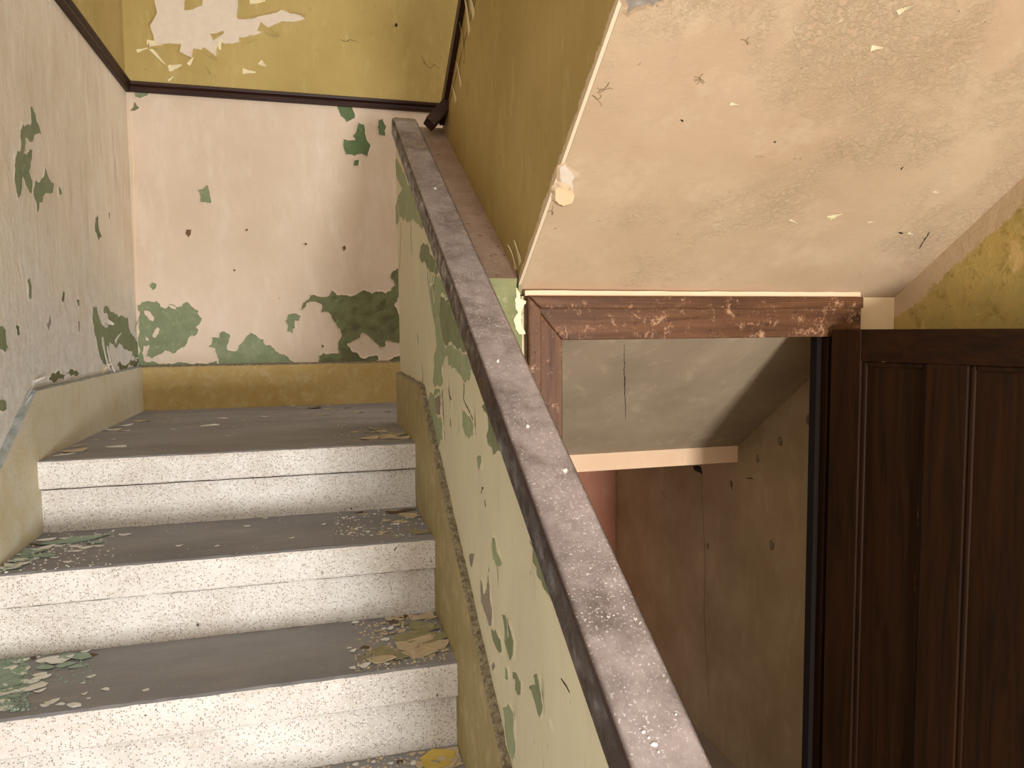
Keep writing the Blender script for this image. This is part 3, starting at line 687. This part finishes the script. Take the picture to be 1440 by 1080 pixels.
W = wall_left
for pts, m in [
    (crop([(225, 155), (245, 165), (270, 220), (275, 270), (300, 320), (315, 380), (280, 375), (255, 400), (245, 440), (225, 430), (195, 400), (190, 470), (180, 515), (215, 500), (245, 490), (240, 560), (220, 650), (245, 720), (250, 815), (215, 800), (190, 760), (170, 700), (160, 830), (130, 865), (110, 740), (110, 640), (125, 490), (150, 500), (155, 330), (165, 280), (185, 310), (235, 285)], 0, 120, 5.4), 'green'),
    (crop([(250, 770), (270, 715), (325, 695), (340, 620), (365, 690), (410, 745), (400, 820), (350, 820), (320, 890), (300, 890), (290, 965), (275, 965), (265, 880), (245, 820)], 0, 120, 5.4), 'green'),
    (crop([(440, 770), (455, 770), (470, 820), (445, 840)], 0, 120, 5.4), 'green'),
    (crop([(480, 20), (495, 10), (500, 80), (520, 130), (495, 135), (480, 90)], 0, 300, 3.6), 'olive'),
    (crop([(548, -5), (556, 0), (554, 30), (549, 28)], 0, 300, 3.6), 'olive'),
    (crop([(135, 340), (150, 320), (160, 370), (155, 440), (140, 420)], 0, 300, 3.6), 'green'),
    (crop([(308, 440), (318, 390), (328, 400), (318, 455)], 0, 300, 3.6), 'olive'),
    (crop([(385, 440), (400, 430), (402, 470), (392, 475)], 0, 300, 3.6), 'olive'),
    (crop([(235, 560), (250, 510), (260, 560), (245, 605)], 0, 300, 3.6), 'mauve'),
    (crop([(78, 560), (100, 560), (100, 620), (85, 620)], 0, 300, 3.6), 'olive'),
    (crop([(392, 545), (402, 545), (400, 600), (395, 600)], 0, 300, 3.6), 'mauve'),
    (crop([(-60, 560), (0, 570), (30, 590), (40, 680), (20, 705), (0, 690), (-60, 700)], 0, 300, 3.6), 'green'),
    (crop([(-60, 940), (0, 940), (30, 945), (35, 995), (0, 1000), (-60, 990)], 0, 300, 3.6), 'green'),
    (crop([(540, 130), (565, 130), (580, 200), (600, 240), (640, 230), (625, 180), (600, 160), (605, 130), (650, 160), (690, 190), (745, 190), (755, 260), (770, 290), (815, 320), (825, 400), (800, 450), (760, 430), (770, 390), (740, 380), (700, 350), (640, 340), (635, 390), (615, 470), (580, 420), (565, 350), (545, 280)], 0, 400, 4.152), 'green'),
    (crop([(280, 552), (300, 520), (340, 490), (350, 520), (400, 510), (470, 515), (440, 538), (340, 552)], 0, 400, 4.152), 'olive'),
    (crop([(640, 470), (700, 450), (760, 440), (825, 430), (825, 478), (720, 492), (640, 502)], 0, 400, 4.152), 'olive'),
]: patch(P_LEFT, pts, M[m], M['left'], W, lip=0.0014)
for u, v, l, wd, a, ml in [(150, 452, .06, .03, -0.3, 'left'), (163, 475, .04, .022, 0.9, 'left'), (146, 497, .10, .024, -1.4, 'left'), (152, 505, .08, .018, -1.5, 'left'), (147, 517, .06, .02, 0.5, 'flake_cream'), (190, 457, .05, .02, 1.1, 'flake_tan'), (36, 558, .05, .014, 1.0, 'left'), (30, 577, .07, .016, 1.1, 'flake_white'), (49, 535, .03, .012, 0.4, 'left')]:
    curl(P_LEFT, u, v, l, wd, a, random.uniform(0.008, 0.016), M[ml], W)

# balustrade side
PB = panel
C1, C2, C3, C4, C5 = (550, 180, 5.4), (550, 360, 5.4), (550, 540, 5.4), (620, 700, 5.4), (680, 880, 5.4)
for pts, m in [
    (crop([(35, 240), (60, 250), (90, 330), (150, 430), (200, 560), (250, 700), (260, 770), (225, 750), (180, 700), (130, 720), (90, 700), (40, 740), (38, 600), (60, 520), (85, 470), (60, 400), (40, 350)], *C1), 'sage'),
    (crop([(230, 890), (260, 880), (300, 920), (340, 1000), (380, 1080), (280, 1080), (260, 1010), (220, 980)], *C1), 'green'),
    (crop([(340, 70), (380, 160), (440, 290), (480, 400), (530, 500), (570, 620), (620, 740), (660, 900), (640, 910), (615, 860), (600, 950), (570, 970), (545, 930), (500, 860), (440, 830), (430, 760), (410, 790), (390, 850), (400, 960), (385, 1000), (340, 1010), (320, 960), (330, 850), (325, 770), (345, 690), (340, 600), (330, 500), (310, 400), (300, 320), (290, 230), (320, 220)], *C2), 'sage'),
    (crop([(380, 300), (440, 330), (490, 430), (540, 540), (590, 690), (560, 740), (500, 700), (420, 690), (390, 600), (370, 470)], *C2), 'green'),
    (crop([(280, 110), (300, 60), (380, 30), (385, 240), (400, 330), (400, 430), (370, 460), (350, 510), (320, 470), (290, 360), (270, 260), (285, 180)], *C3), 'sage'),
    (crop([(335, 100), (380, 60), (385, 230), (345, 220)], *C3), 'mauve'),
    (crop([(540, 170), (560, 200), (600, 240), (635, 310), (635, 400), (605, 420), (570, 400), (545, 320)], *C3), 'sage'),
    (crop([(695, 170), (720, 150), (760, 190), (790, 250), (830, 320), (870, 440), (860, 500), (820, 510), (780, 550), (775, 490), (740, 450), (730, 400), (745, 340), (740, 250)], *C3), 'green'),
    (crop([(655, 560), (690, 545), (700, 590), (690, 640), (675, 675), (660, 620)], *C3), 'sage'),
    (crop([(680, 320), (755, 305), (800, 400), (860, 530), (920, 690), (970, 800), (985, 895), (940, 900), (910, 860), (870, 830), (840, 760), (790, 680), (770, 630), (735, 580), (735, 530), (705, 490), (705, 380)], *C4), 'green'),
    (crop([(395, 285), (415, 300), (440, 400), (470, 500), (430, 520), (400, 470), (390, 350)], *C4), 'sage'),
    (crop([(220, 440), (240, 415), (258, 420), (255, 490), (232, 525)], *C4), 'mauve'),
    (crop([(305, 620), (325, 640), (335, 730), (355, 690), (362, 560), (370, 640), (380, 720), (395, 850), (400, 970), (370, 970), (345, 880), (310, 790)], *C4), 'mauve'),
    (crop([(60, 20), (100, 30), (140, 100), (150, 190), (125, 210), (95, 150), (70, 80)], *C5), 'green'),
    (crop([(145, -90), (190, -60), (210, 0), (240, 120), (240, 220), (205, 262), (185, 190), (165, 120), (165, 20)], *C5), 'green'),
    (crop([(170, 270), (195, 330), (195, 415), (170, 410), (165, 330)], *C5), 'sage'),
    (crop([(65, 290), (85, 275), (95, 310), (85, 350), (72, 330)], *C5), 'mauve'),
    (crop([(230, 350), (250, 350), (275, 410), (295, 420), (290, 500), (265, 525), (250, 480), (250, 410), (225, 400)], *C5), 'green'),
    (crop([(380, 370), (410, 350), (435, 385), (440, 470), (455, 580), (440, 705), (400, 590), (375, 500), (355, 470), (360, 455), (400, 455), (395, 400)], *C5), 'green'),
    (crop([(800, 370), (840, 380), (890, 520), (905, 580), (790, 580)], *C5), 'green'),
    (crop([(900, 890), (950, 800), (990, 830), (1010, 900), (1060, 1020), (1020, 1020), (990, 930), (950, 880), (910, 905)], *C5), 'sage'),
    (crop([(990, 1050), (1070, 1040), (1090, 1100), (980, 1100)], *C5), 'sage'),
    (crop([(150, 620), (200, 590), (240, 660), (245, 820), (250, 960), (225, 1040), (190, 940), (165, 800), (162, 700)], *C5), 'sage'),
    (crop([(497, 705), (508, 720), (522, 770), (512, 772)], *C5), 'mauve'),
]: patch(P_BAL, pts, M[m], M['bal'], bal, h=0.0014 if m in ('green', 'mauve') else 0.0006, seg=0.005, lip=0.0022, amp=0.22)
for pts in [crop([(75, 720), (72, 850), (70, 1000), (60, 1080)], *C1), crop([(155, 720), (150, 830), (160, 960)], *C1), crop([(90, 350), (85, 440), (75, 520), (90, 560)], *C1),
            crop([(290, 0), (275, 80), (280, 180), (290, 260), (300, 330)], *C2), crop([(335, 60), (320, 140), (310, 240), (345, 340), (355, 470), (350, 600)], *C2), crop([(200, 580), (208, 660)], *C2),
            crop([(235, 830), (242, 900), (238, 1000), (250, 1080)], *C2), crop([(390, 830), (395, 930), (385, 1080)], *C2), crop([(550, 930), (555, 1010), (550, 1080)], *C2),
            crop([(388, 20), (395, 130), (398, 240), (408, 430)], *C3), crop([(555, 0), (552, 120), (600, 220), (640, 310), (632, 410)], *C3), crop([(435, 30), (445, 90), (460, 125)], *C3), crop([(450, 260), (455, 330)], *C3),
            crop([(685, 830), (692, 790), (702, 790)], *C3), crop([(712, 880), (718, 930)], *C3), crop([(365, 530), (362, 640), (335, 740)], *C4), crop([(405, 290), (430, 370), (450, 460)], *C4),
            crop([(515, 920), (530, 990), (545, 1080)], *C4), crop([(205, 0), (235, 100), (243, 190)], *C5), crop([(205, 600), (238, 670), (240, 760)], *C5), crop([(238, 830), (255, 950)], *C5), crop([(590, 400), (630, 450), (655, 510)], *C5)]:
    crack(P_BAL, pts, bal, 0.0028)
for u, v, l, wd, a, ml in [(560, 285, .05, .012, 1.5, 'bal'), (557, 268, .05, .01, 1.4, 'bal'), (562, 300, .04, .014, 1.7, 'bal'), (556, 326, .04, .012, 1.5, 'bal'), (605, 390, .05, .014, 1.5, 'bal'), (610, 410, .05, .012, 1.4, 'bal'), (632, 555, .06, .014, 1.5, 'bal'), (622, 568, .05, .010, 1.4, 'bal'), (668, 590, .05, .012, 1.6, 'bal'), (700, 805, .04, .008, 1.6, 'bal'), (716, 885, .05, .009, 1.7, 'bal'), (764, 975, .05, .009, 1.6, 'bal'), (725, 1010, .05, .009, 1.7, 'bal')]:
    curl(P_BAL, u, v, l, wd, a, random.uniform(0.004, 0.009), M[ml], bal)

# olive face of the upper flight: hanging slivers beside the rail
for u, v, l, wd, a, ml in [(662, 20, .10, .03, 1.4, 'flake_cream'), (668, 5, .08, .03, 1.2, 'flake_cream'), (655, 60, .10, .02, 1.5, 'yface'), (650, 105, .07, .022, 1.3, 'flake_cream'), (643, 132, .05, .02, 1.2, 'flake_cream'), (660, 120, .05, .012, 1.5, 'yface'), (734, 355, .05, .02, 1.2, 'flake_cream'), (728, 362, .05, .014, 1.4, 'flake_cream')]:
    curl(P_FACE, u, v, l, wd, a, random.uniform(0.006, 0.012), M[ml], ub, h0=0.0068)
P_MOSS = plane((0, YD, E), (0, -1, 0), (1, 0, 0), (0, 0, 1))
patch(P_MOSS, [(726, 404), (731, 420), (740, 424), (738, 470), (730, 470), (722, 452), (728, 440)], M['flake_cream'], M['moss'], wd_, h=0.003, rim=False, name='broken_plaster', amp=0.3)
crack(P_MOSS, [(727, 380), (728, 400), (727, 418)], wd_, 0.004)
crack(P_MOSS, [(727, 416), (738, 414), (748, 411), (762, 410)], wd_, 0.004)
crack(P_MOSS, [(722, 452), (730, 445), (737, 440)], wd_, 0.002)

# soffit: dab of filler, root-like threads, hanging flakes, edge knocks
patch(P_SOF, [(776, 268), (784, 262), (796, 266), (803, 276), (800, 288), (788, 292), (776, 284)], M['cream'], M['soffit'], ceil2, h=0.004, amp=0.2, name='filler_dab', lip=0.006)
patch(P_SOF, [(784, 240), (792, 236), (806, 252), (802, 268), (790, 266)], M['bare'], M['soffit'], ceil2, h=0.002, amp=0.2, name='filler_dab')
patch(P_SOF, [(872, 4), (884, -10), (940, -10), (930, 8), (900, 16), (880, 26)], M['mauve'], M['soffit'], ceil2, h=0.001, amp=0.4)
for cxp, cyp, n, L in [(982, 116, 7, 9), (848, 132, 6, 12), (1046, 62, 4, 7), (838, 146, 4, 10), (772, 300, 5, 7)]:
    for k in range(n):
        a = random.uniform(0, math.tau); q = [(cxp, cyp)]
        for j in range(3): a += random.uniform(-.6, .6); q.append((q[-1][0] + math.cos(a) * L / 3, q[-1][1] + math.sin(a) * L / 3))
        crack(P_SOF, q, ceil2, 0.0012, M['wood_soot'], 'root_thread')
for u, v, l, wd, a, ml in [(1172, 304, .022, .016, 0.9, 'flake_cream'), (1112, 312, .018, .004, -0.2, 'flake_cream'), (1224, 312, .016, .004, 0.6, 'flake_cream'), (1165, 306, .014, .005, 0.0, 'flake_cream'), (1314, 270, .01, .006, 0.2, 'flake_cream'), (1066, 222, .014, .006, 0.4, 'soffit'), (1030, 150, .014, .006, 0.2, 'flake_cream'), (1278, 328, .01, .006, 0.1, 'flake_cream'), (1230, 70, .016, .01, 0.4, 'flake_cream'), (1270, 15, .02, .012, 1.0, 'flake_cream')]:
    curl(P_SOF, u, v, l, wd, a, random.uniform(0.003, 0.008), M[ml], ceil2)
for p in [[(1290, 350), (1300, 335), (1306, 326)], [(1265, 240), (1268, 236)], [(1262, 327), (1267, 329)], [(954, 173), (958, 175)], [(1086, 202), (1088, 203)]]:
    crack(P_SOF, p, ceil2, 0.003)

# cupboard: drips and settlement cracks
crack(P_CC, [(878, 484), (878, 520), (879, 560), (880, 590)], cc, 0.0018)
crack(P_RIGHT, [(1003, 590), (1050, 598), (1085, 608), (1115, 619), (1143, 630), (1160, 638)], wcs, 0.0022, M['mauve'])
crack(P_RIGHT, [(978, 659), (986, 661), (987, 690), (989, 730), (992, 800), (990, 860), (996, 960), (997, 1000)], wcs, 0.0028, M['brown'])
patch(P_RIGHT, [(974, 656), (986, 657), (988, 666), (984, 664), (976, 660)], M['crack'], M['closet'], wcs, rim=False, name='drip_stain')
for pts in [[(1050, 672), (1060, 673)], [(930, 690), (936, 700)], [(1028, 675), (1030, 690)], [(970, 640), (972, 655)]]: crack(P_RIGHT, pts, wcs, 0.003)

# specks of white paint on the coping
P_COP = plane((0, 1.0, cop(1.0)), (0, -S_COP, 1), (1, 0, 0), (0, 1, S_COP))
for u, v, s in [(921, 1048, .010), (905, 1030, .006), (889, 1043, .004), (859, 783, .006), (795, 662, .006), (945, 970, .003), (935, 912, .003), (950, 1005, .003), (742, 600, .006), (700, 508, .005), (665, 448, .003), (612, 265, .003), (896, 1062, .006), (912, 1038, .004), (926, 1058, .004)]:
    q = [(u + s * 620 * math.cos(k * 1.05) * random.uniform(.5, 1.1), v + s * 480 * math.sin(k * 1.05) * random.uniform(.5, 1.1)) for k in range(6)]
    if 0.255 < survey(u, v, P_COP).x < 0.302: patch(P_COP, q, M['flake_white'], M['coping'], bal, h=0.0008, rim=False, name='paint_splash', amp=0.2)

# ------------------------------------------------------------------ loose flakes on the steps
def flake_mesh(name, mat, curlup, thick=0.0007):
    n = random.randint(7, 9); rim_ = []
    for k in range(n):
        a = k * math.tau / n + random.uniform(-.25, .25); r = random.uniform(0.28, 0.55)
        rim_.append((r * math.cos(a), r * 0.75 * math.sin(a)))
    ca = random.uniform(0, 6.28)
    def hz(x, y): t = x * math.cos(ca) + y * math.sin(ca); return curlup * t * t
    V = [(x, y, hz(x, y)) for x, y in rim_] + [(x * .5, y * .5, hz(x * .5, y * .5)) for x, y in rim_] + [(0, 0, 0)]
    t = thick / 0.03
    b = len(V); V = [(x, y, z + t) for x, y, z in V] + V
    Fc = []
    for i in range(n):
        j = (i + 1) % n
        Fc += [(i, j, n + j, n + i), (n + i, n + j, 2 * n), (b + j, b + i, b + n + i, b + n + j), (b + n + j, b + n + i, b + 2 * n), (j, i, b + i, b + j)]
    me = bpy.data.meshes.new(name); me.from_pydata(V, [], Fc); me.materials.append(mat)
    bm = bmesh.new(); bm.from_mesh(me); bmesh.ops.recalc_face_normals(bm, faces=bm.faces); bm.to_mesh(me); bm.free()
    zmin = min(v[2] for v in V)
    return me
BANK = {k: [flake_mesh('paint_flake', M['flake_' + k], cu) for cu in (0.15, 0.35, 0.6, 0.25)] for k in ('white', 'green', 'tan', 'sage', 'yellow', 'brown', 'cream')}
PLACE = {
    ('landing', 'L'): 'on the landing beside the chalky left skirting', ('landing', 'M'): 'lying out on the open grey landing',
    ('landing', 'R'): 'on the landing edge beside the balustrade', ('landing', 'B'): 'on the landing along the mustard skirting',
    ('second', 'L'): 'on the step below the landing beside the chalky skirting', ('second', 'M'): 'in the middle of the step below the landing',
    ('second', 'R'): 'on the step below the landing beside the balustrade', ('third', 'L'): 'on the third tread beside the chalky skirting',
    ('third', 'M'): 'in the middle of the third tread', ('third', 'R'): 'in the heap on the third tread beside the balustrade',
    ('fourth', 'R'): 'on the fourth tread beside the balustrade'}
TINT = {'white': 'pale', 'green': 'greenish', 'tan': 'tan', 'sage': 'dull sage', 'yellow': 'yellow', 'brown': 'dark brown', 'cream': 'cream'}
TREADS = {'landing': 0, 'second': 1, 'third': 2, 'fourth': 3}
def tread_plane(t): return plane((0, 0, LEV[TREADS[t]]), (0, 0, 1), (1, 0, 0), (0, 1, 0))
def flake(t, side, u, v, size, kind, asp=0.7, rot=None, lift=0.0):
    p = survey(u, v, tread_plane(t))
    k = TREADS[t]
    lo_, hi_ = NOSE[k] + 0.012 + size * 0.4, (YB - 0.03 if k == 0 else NOSE[k - 1] + 0.014) - size * 0.45
    p.y = min(max(p.y, lo_), hi_); p.x = min(max(p.x, -0.588 + size * 0.4), 0.236 - size * 0.4) if p.y < 2.2 else max(p.x, -0.588 + size * 0.4)
    o = bpy.data.objects.new('paint_flake', random.choice(BANK[kind])); COL.objects.link(o)
    o.location = (p.x, p.y, LEV[k] + 0.0003 + lift)
    o.rotation_euler = (0, 0, random.uniform(-.5, .5) if rot is None else rot)
    o.scale = (size, size * asp * 1.4, max(size * 0.9, 0.026))
    sz = 'broad' if size >= 0.07 else 'middling' if size >= 0.045 else 'small' if size >= 0.022 else 'tiny'
    lab = sz + ' ' + TINT[kind] + ' paint flake ' + PLACE[(t, side)]
    return tag(o, lab, 'paint flake', sz + ' ' + TINT[kind] + ' flakes ' + PLACE[(t, side)])
K = 3.6
for x, y, s, kd in [(1060, 140, .085, 'white'), (1125, 102, .05, 'white'), (1330, 96, .03, 'white'), (1230, 113, .025, 'tan'), (1155, 190, .016, 'white'), (880, 157, .02, 'white')]: flake('landing', 'M', x / K, 560 + y / K, s, kd, 0.5)
for x, y, s, kd in [(588, 247, .072, 'white'), (635, 140, .05, 'white'), (555, 162, .05, 'white'), (720, 118, .06, 'tan'), (835, 122, .035, 'tan'), (255, 292, .035, 'white'), (345, 270, .07, 'tan'), (340, 285, .035, 'white'), (365, 245, .045, 'tan'), (570, 210, .018, 'white'), (600, 165, .05, 'tan'), (850, 106, .03, 'tan'), (640, 165, .03, 'white'), (480, 212, .02, 'tan')]: flake('landing', 'L', x / K, 560 + y / K, s, kd, 0.55)
K = 6.75
for x, y, s, kd in [(530, 385, .06, 'tan'), (750, 380, .075, 'tan'), (880, 380, .06, 'tan'), (650, 315, .05, 'tan'), (620, 370, .05, 'tan'), (800, 345, .06, 'sage'), (390, 325, .03, 'tan'), (545, 330, .04, 'sage'), (700, 355, .045, 'tan'), (580, 300, .04, 'sage'), (860, 350, .05, 'tan')]: flake('landing', 'R', 440 + x / K, 560 + y / K, s, kd, 0.7, lift=random.choice((0, 0, 0.0004)))
for x, y, s, kd in [(100, 160, .05, 'tan'), (30, 98, .07, 'brown'), (210, 118, .03, 'tan'), (435, 136, .045, 'tan'), (270, 184, .03, 'tan'), (120, 105, .04, 'tan'), (170, 72, .04, 'tan'), (330, 95, .03, 'brown'), (-40, 90, .03, 'tan'), (-120, 85, .03, 'tan'), (710, 130, .03, 'brown'), (-200, 75, .03, 'white')]: flake('landing', 'B', 440 + x / K, 560 + y / K, s, kd, 0.5)
K = 8.0
for x, y, s, kd in [(540, 315, .05, 'white'), (930, 310, .085, 'green'), (860, 390, .035, 'white'), (960, 405, .035, 'white'), (1120, 385, .03, 'white'), (490, 415, .05, 'white'), (640, 385, .035, 'white'), (660, 345, .04, 'green'), (300, 470, .06, 'green'), (440, 500, .06, 'green'), (250, 540, .05, 'green'), (180, 600, .05, 'white'), (330, 530, .05, 'white'), (90, 560, .04, 'white'), (60, 610, .045, 'green'), (120, 640, .04, 'green'), (20, 640, .05, 'white'), (630, 515, .02, 'white'), (770, 565, .024, 'white'), (790, 445, .016, 'white'), (870, 440, .03, 'white'), (380, 440, .05, 'green'), (220, 480, .04, 'white'), (740, 300, .03, 'white'), (1050, 350, .04, 'green'), (390, 370, .025, 'brown'), (560, 360, .06, 'green'), (150, 520, .035, 'green'), (1200, 260, .03, 'green'), (1080, 265, .03, 'white'), (1400, 260, .03, 'white')]: flake('second', 'L', x / K, 720 + y / K, s, kd, 0.55)
for u, v, s in [(252, 768, .016), (305, 768, .016), (348, 740, .02), (375, 719, .02), (455, 738, .014), (410, 757, .012)]: flake('second', 'M', u, v, s, 'white')
K = 3.6
for x, y, s, kd in [(580, 590, .03, 'tan'), (760, 625, .04, 'tan'), (790, 630, .03, 'tan'), (680, 680, .03, 'tan'), (820, 590, .06, 'tan'), (740, 580, .05, 'brown'), (870, 680, .06, 'sage'), (660, 690, .02, 'tan'), (560, 655, .02, 'white'), (520, 670, .016, 'tan'), (800, 570, .05, 'brown'), (700, 620, .03, 'tan'), (560, 580, .03, 'brown'), (840, 600, .05, 'tan'), (720, 570, .03, 'tan'), (480, 605, .016, 'white'), (630, 660, .014, 'tan'), (740, 640, .02, 'white')]: flake('second', 'R', 350 + x / K, 560 + y / K, s, kd, 0.6)
K = 8.0
for x, y, s, kd in [(130, 255, .05, 'green'), (240, 210, .04, 'green'), (560, 200, .06, 'white'), (680, 240, .05, 'white'), (860, 190, .06, 'green'), (960, 185, .04, 'brown'), (860, 300, .035, 'green'), (450, 390, .035, 'white'), (490, 425, .04, 'white'), (355, 475, .04, 'white'), (390, 535, .055, 'white'), (300, 315, .02, 'white'), (740, 285, .035, 'green'), (500, 320, .04, 'green'), (50, 320, .05, 'green'), (120, 360, .05, 'green'), (40, 420, .06, 'green'), (150, 420, .04, 'green'), (170, 500, .04, 'white'), (60, 520, .06, 'green'), (40, 600, .05, 'white'), (90, 560, .04, 'green'), (110, 640, .03, 'green'), (220, 570, .035, 'white'), (20, 700, .03, 'white'), (45, 775, .04, 'white'), (240, 385, .02, 'white'), (240, 355, .03, 'white'), (450, 580, .02, 'white'), (370, 190, .03, 'brown'), (30, 360, .05, 'white'), (90, 480, .05, 'white'), (10, 480, .05, 'green'), (10, 560, .05, 'green'), (430, 175, .02, 'white'), (620, 255, .03, 'green'), (760, 175, .04, 'green'), (980, 118, .02, 'white'), (240, 245, .03, 'white'), (180, 350, .035, 'green')]: flake('third', 'L', x / K, 900 + y / K, s, kd, 0.55, lift=random.choice((0, 0, 0.0005)))
for x, y, s in [(590, 700, .024), (510, 742, .02), (680, 728, .014), (810, 780, .03), (870, 745, .012), (1050, 405, .014), (1000, 425, .012), (1185, 558, .016), (940, 488, .01), (950, 612, .01), (1640, 565, .016), (1000, 660, .01)]: flake('third', 'M', x / K, 900 + y / K, s, 'white')
K = 7.2
for x, y, s, kd in [(740, 420, .075, 'sage'), (1050, 290, .085, 'sage'), (1060, 400, .09, 'sage'), (880, 480, .10, 'tan'), (500, 560, .07, 'sage'), (860, 570, .075, 'tan'), (730, 490, .06, 'tan'), (470, 640, .06, 'tan'), (650, 600, .05, 'sage'), (1100, 480, .06, 'tan'), (900, 330, .06, 'sage'), (820, 310, .04, 'tan'), (960, 440, .05, 'tan'), (780, 370, .03, 'tan'), (860, 290, .03, 'tan'), (700, 270, .03, 'sage'), (630, 290, .02, 'tan'), (560, 225, .025, 'tan'), (640, 180, .028, 'tan'), (550, 185, .02, 'tan'), (820, 170, .05, 'tan'), (500, 270, .016, 'tan'), (500, 320, .016, 'white'), (570, 325, .018, 'white'), (510, 380, .016, 'tan'), (525, 435, .024, 'white'), (590, 370, .016, 'tan'), (440, 350, .014, 'tan'), (430, 295, .014, 'tan'), (310, 695, .025, 'white'), (190, 550, .016, 'white'), (150, 520, .010, 'white'), (210, 262, .018, 'white'), (310, 510, .02, 'brown'), (1030, 200, .04, 'tan'), (930, 190, .04, 'tan'), (720, 200, .03, 'brown'), (660, 230, .024, 'tan'), (600, 260, .02, 'brown'), (680, 340, .02, 'tan'), (540, 680, .015, 'white'), (190, 720, .016, 'white'), (1150, 540, .02, 'tan'), (980, 590, .02, 'tan'), (340, 580, .02, 'sage'), (290, 620, .02, 'sage')]: flake('third', 'R', 470 + x / K, 840 + y / K, s, kd, 0.75, lift=random.choice((0, 0.0006, 0.0012)))
K = 6.0
for x, y, s, kd in [(1190, 350, .05, 'tan'), (1140, 440, .07, 'tan'), (1250, 440, .05, 'tan'), (930, 460, .04, 'tan'), (1080, 400, .025, 'tan'), (1000, 470, .04, 'sage'), (1220, 400, .04, 'tan'), (830, 340, .016, 'tan'), (910, 340, .018, 'tan'), (850, 440, .02, 'white'), (660, 445, .014, 'white'), (510, 430, .012, 'white'), (360, 450, .016, 'white'), (570, 400, .012, 'tan'), (730, 430, .014, 'brown'), (1300, 400, .03, 'tan')]: flake('fourth', 'R', 440 + x / K, 1000 + y / K, s, kd, 0.8)
yc = flake('fourth', 'R', 440 + 1030 / K, 1000 + 375 / K, .085, 'yellow', 0.7, rot=0.4)
tag(yc, 'large yellow paint chip in the rubble on the fourth tread', 'paint flake'); del yc['group']

# crumbs: too many and too small to count
def crumbs(name, specs, t, mat, label):
    V, Fc = [], []
    pl_ = tread_plane(t); z = LEV[TREADS[t]]; k = TREADS[t]
    for (u0, v0, u1, v1, n, s0, s1) in specs:
        for _ in range(n):
            p = survey(random.uniform(u0, u1), random.uniform(v0, v1), pl_)
            if not (-0.592 < p.x < 0.237 and NOSE[k] + 0.01 < p.y < (2.85 if k == 0 else NOSE[k - 1] + 0.012)): continue
            s = random.uniform(s0, s1); a = random.uniform(0, 6.28); b = len(V)
            for j in range(4): V.append((p.x + s * math.cos(a + j * 1.57) * random.uniform(.5, 1), p.y + s * math.sin(a + j * 1.57) * random.uniform(.5, 1), z + 0.0002))
            V.append((p.x, p.y, z + 0.0002 + s * random.uniform(.3, .8)))
            Fc += [(b, b + 1, b + 4), (b + 1, b + 2, b + 4), (b + 2, b + 3, b + 4), (b + 3, b, b + 4), (b + 3, b + 2, b + 1, b)]
    return tag(mk(name, V, Fc, mat), label, 'debris', kind='stuff')
crumbs('paint_crumbs', [(40, 575, 260, 650, 60, .0015, .004), (200, 570, 560, 600, 120, .0015, .004), (470, 590, 585, 622, 90, .0015, .005)], 'landing', M['flake_tan'], 'fine tan paint crumbs strewn over the landing')
crumbs('paint_crumbs', [(0, 740, 160, 810, 260, .0015, .005), (100, 730, 600, 790, 60, .001, .003), (470, 715, 605, 755, 130, .0015, .005)], 'second', M['flake_white'], 'fine pale paint crumbs strewn over the step below the landing')
crumbs('paint_crumbs', [(0, 915, 40, 1000, 420, .002, .006), (0, 915, 130, 960, 160, .0015, .005), (0, 880, 440, 1000, 90, .001, .003)], 'third', M['flake_green'], 'fine greenish paint crumbs strewn over the third tread by the wall')
crumbs('paint_crumbs', [(500, 860, 630, 950, 420, .0015, .006), (500, 920, 560, 950, 120, .001, .003)], 'third', M['flake_tan'], 'fine tan paint crumbs in the heap on the third tread by the balustrade')
crumbs('paint_crumbs', [(440, 1040, 690, 1080, 320, .0015, .005)], 'fourth', M['flake_tan'], 'fine tan paint crumbs strewn over the fourth tread')
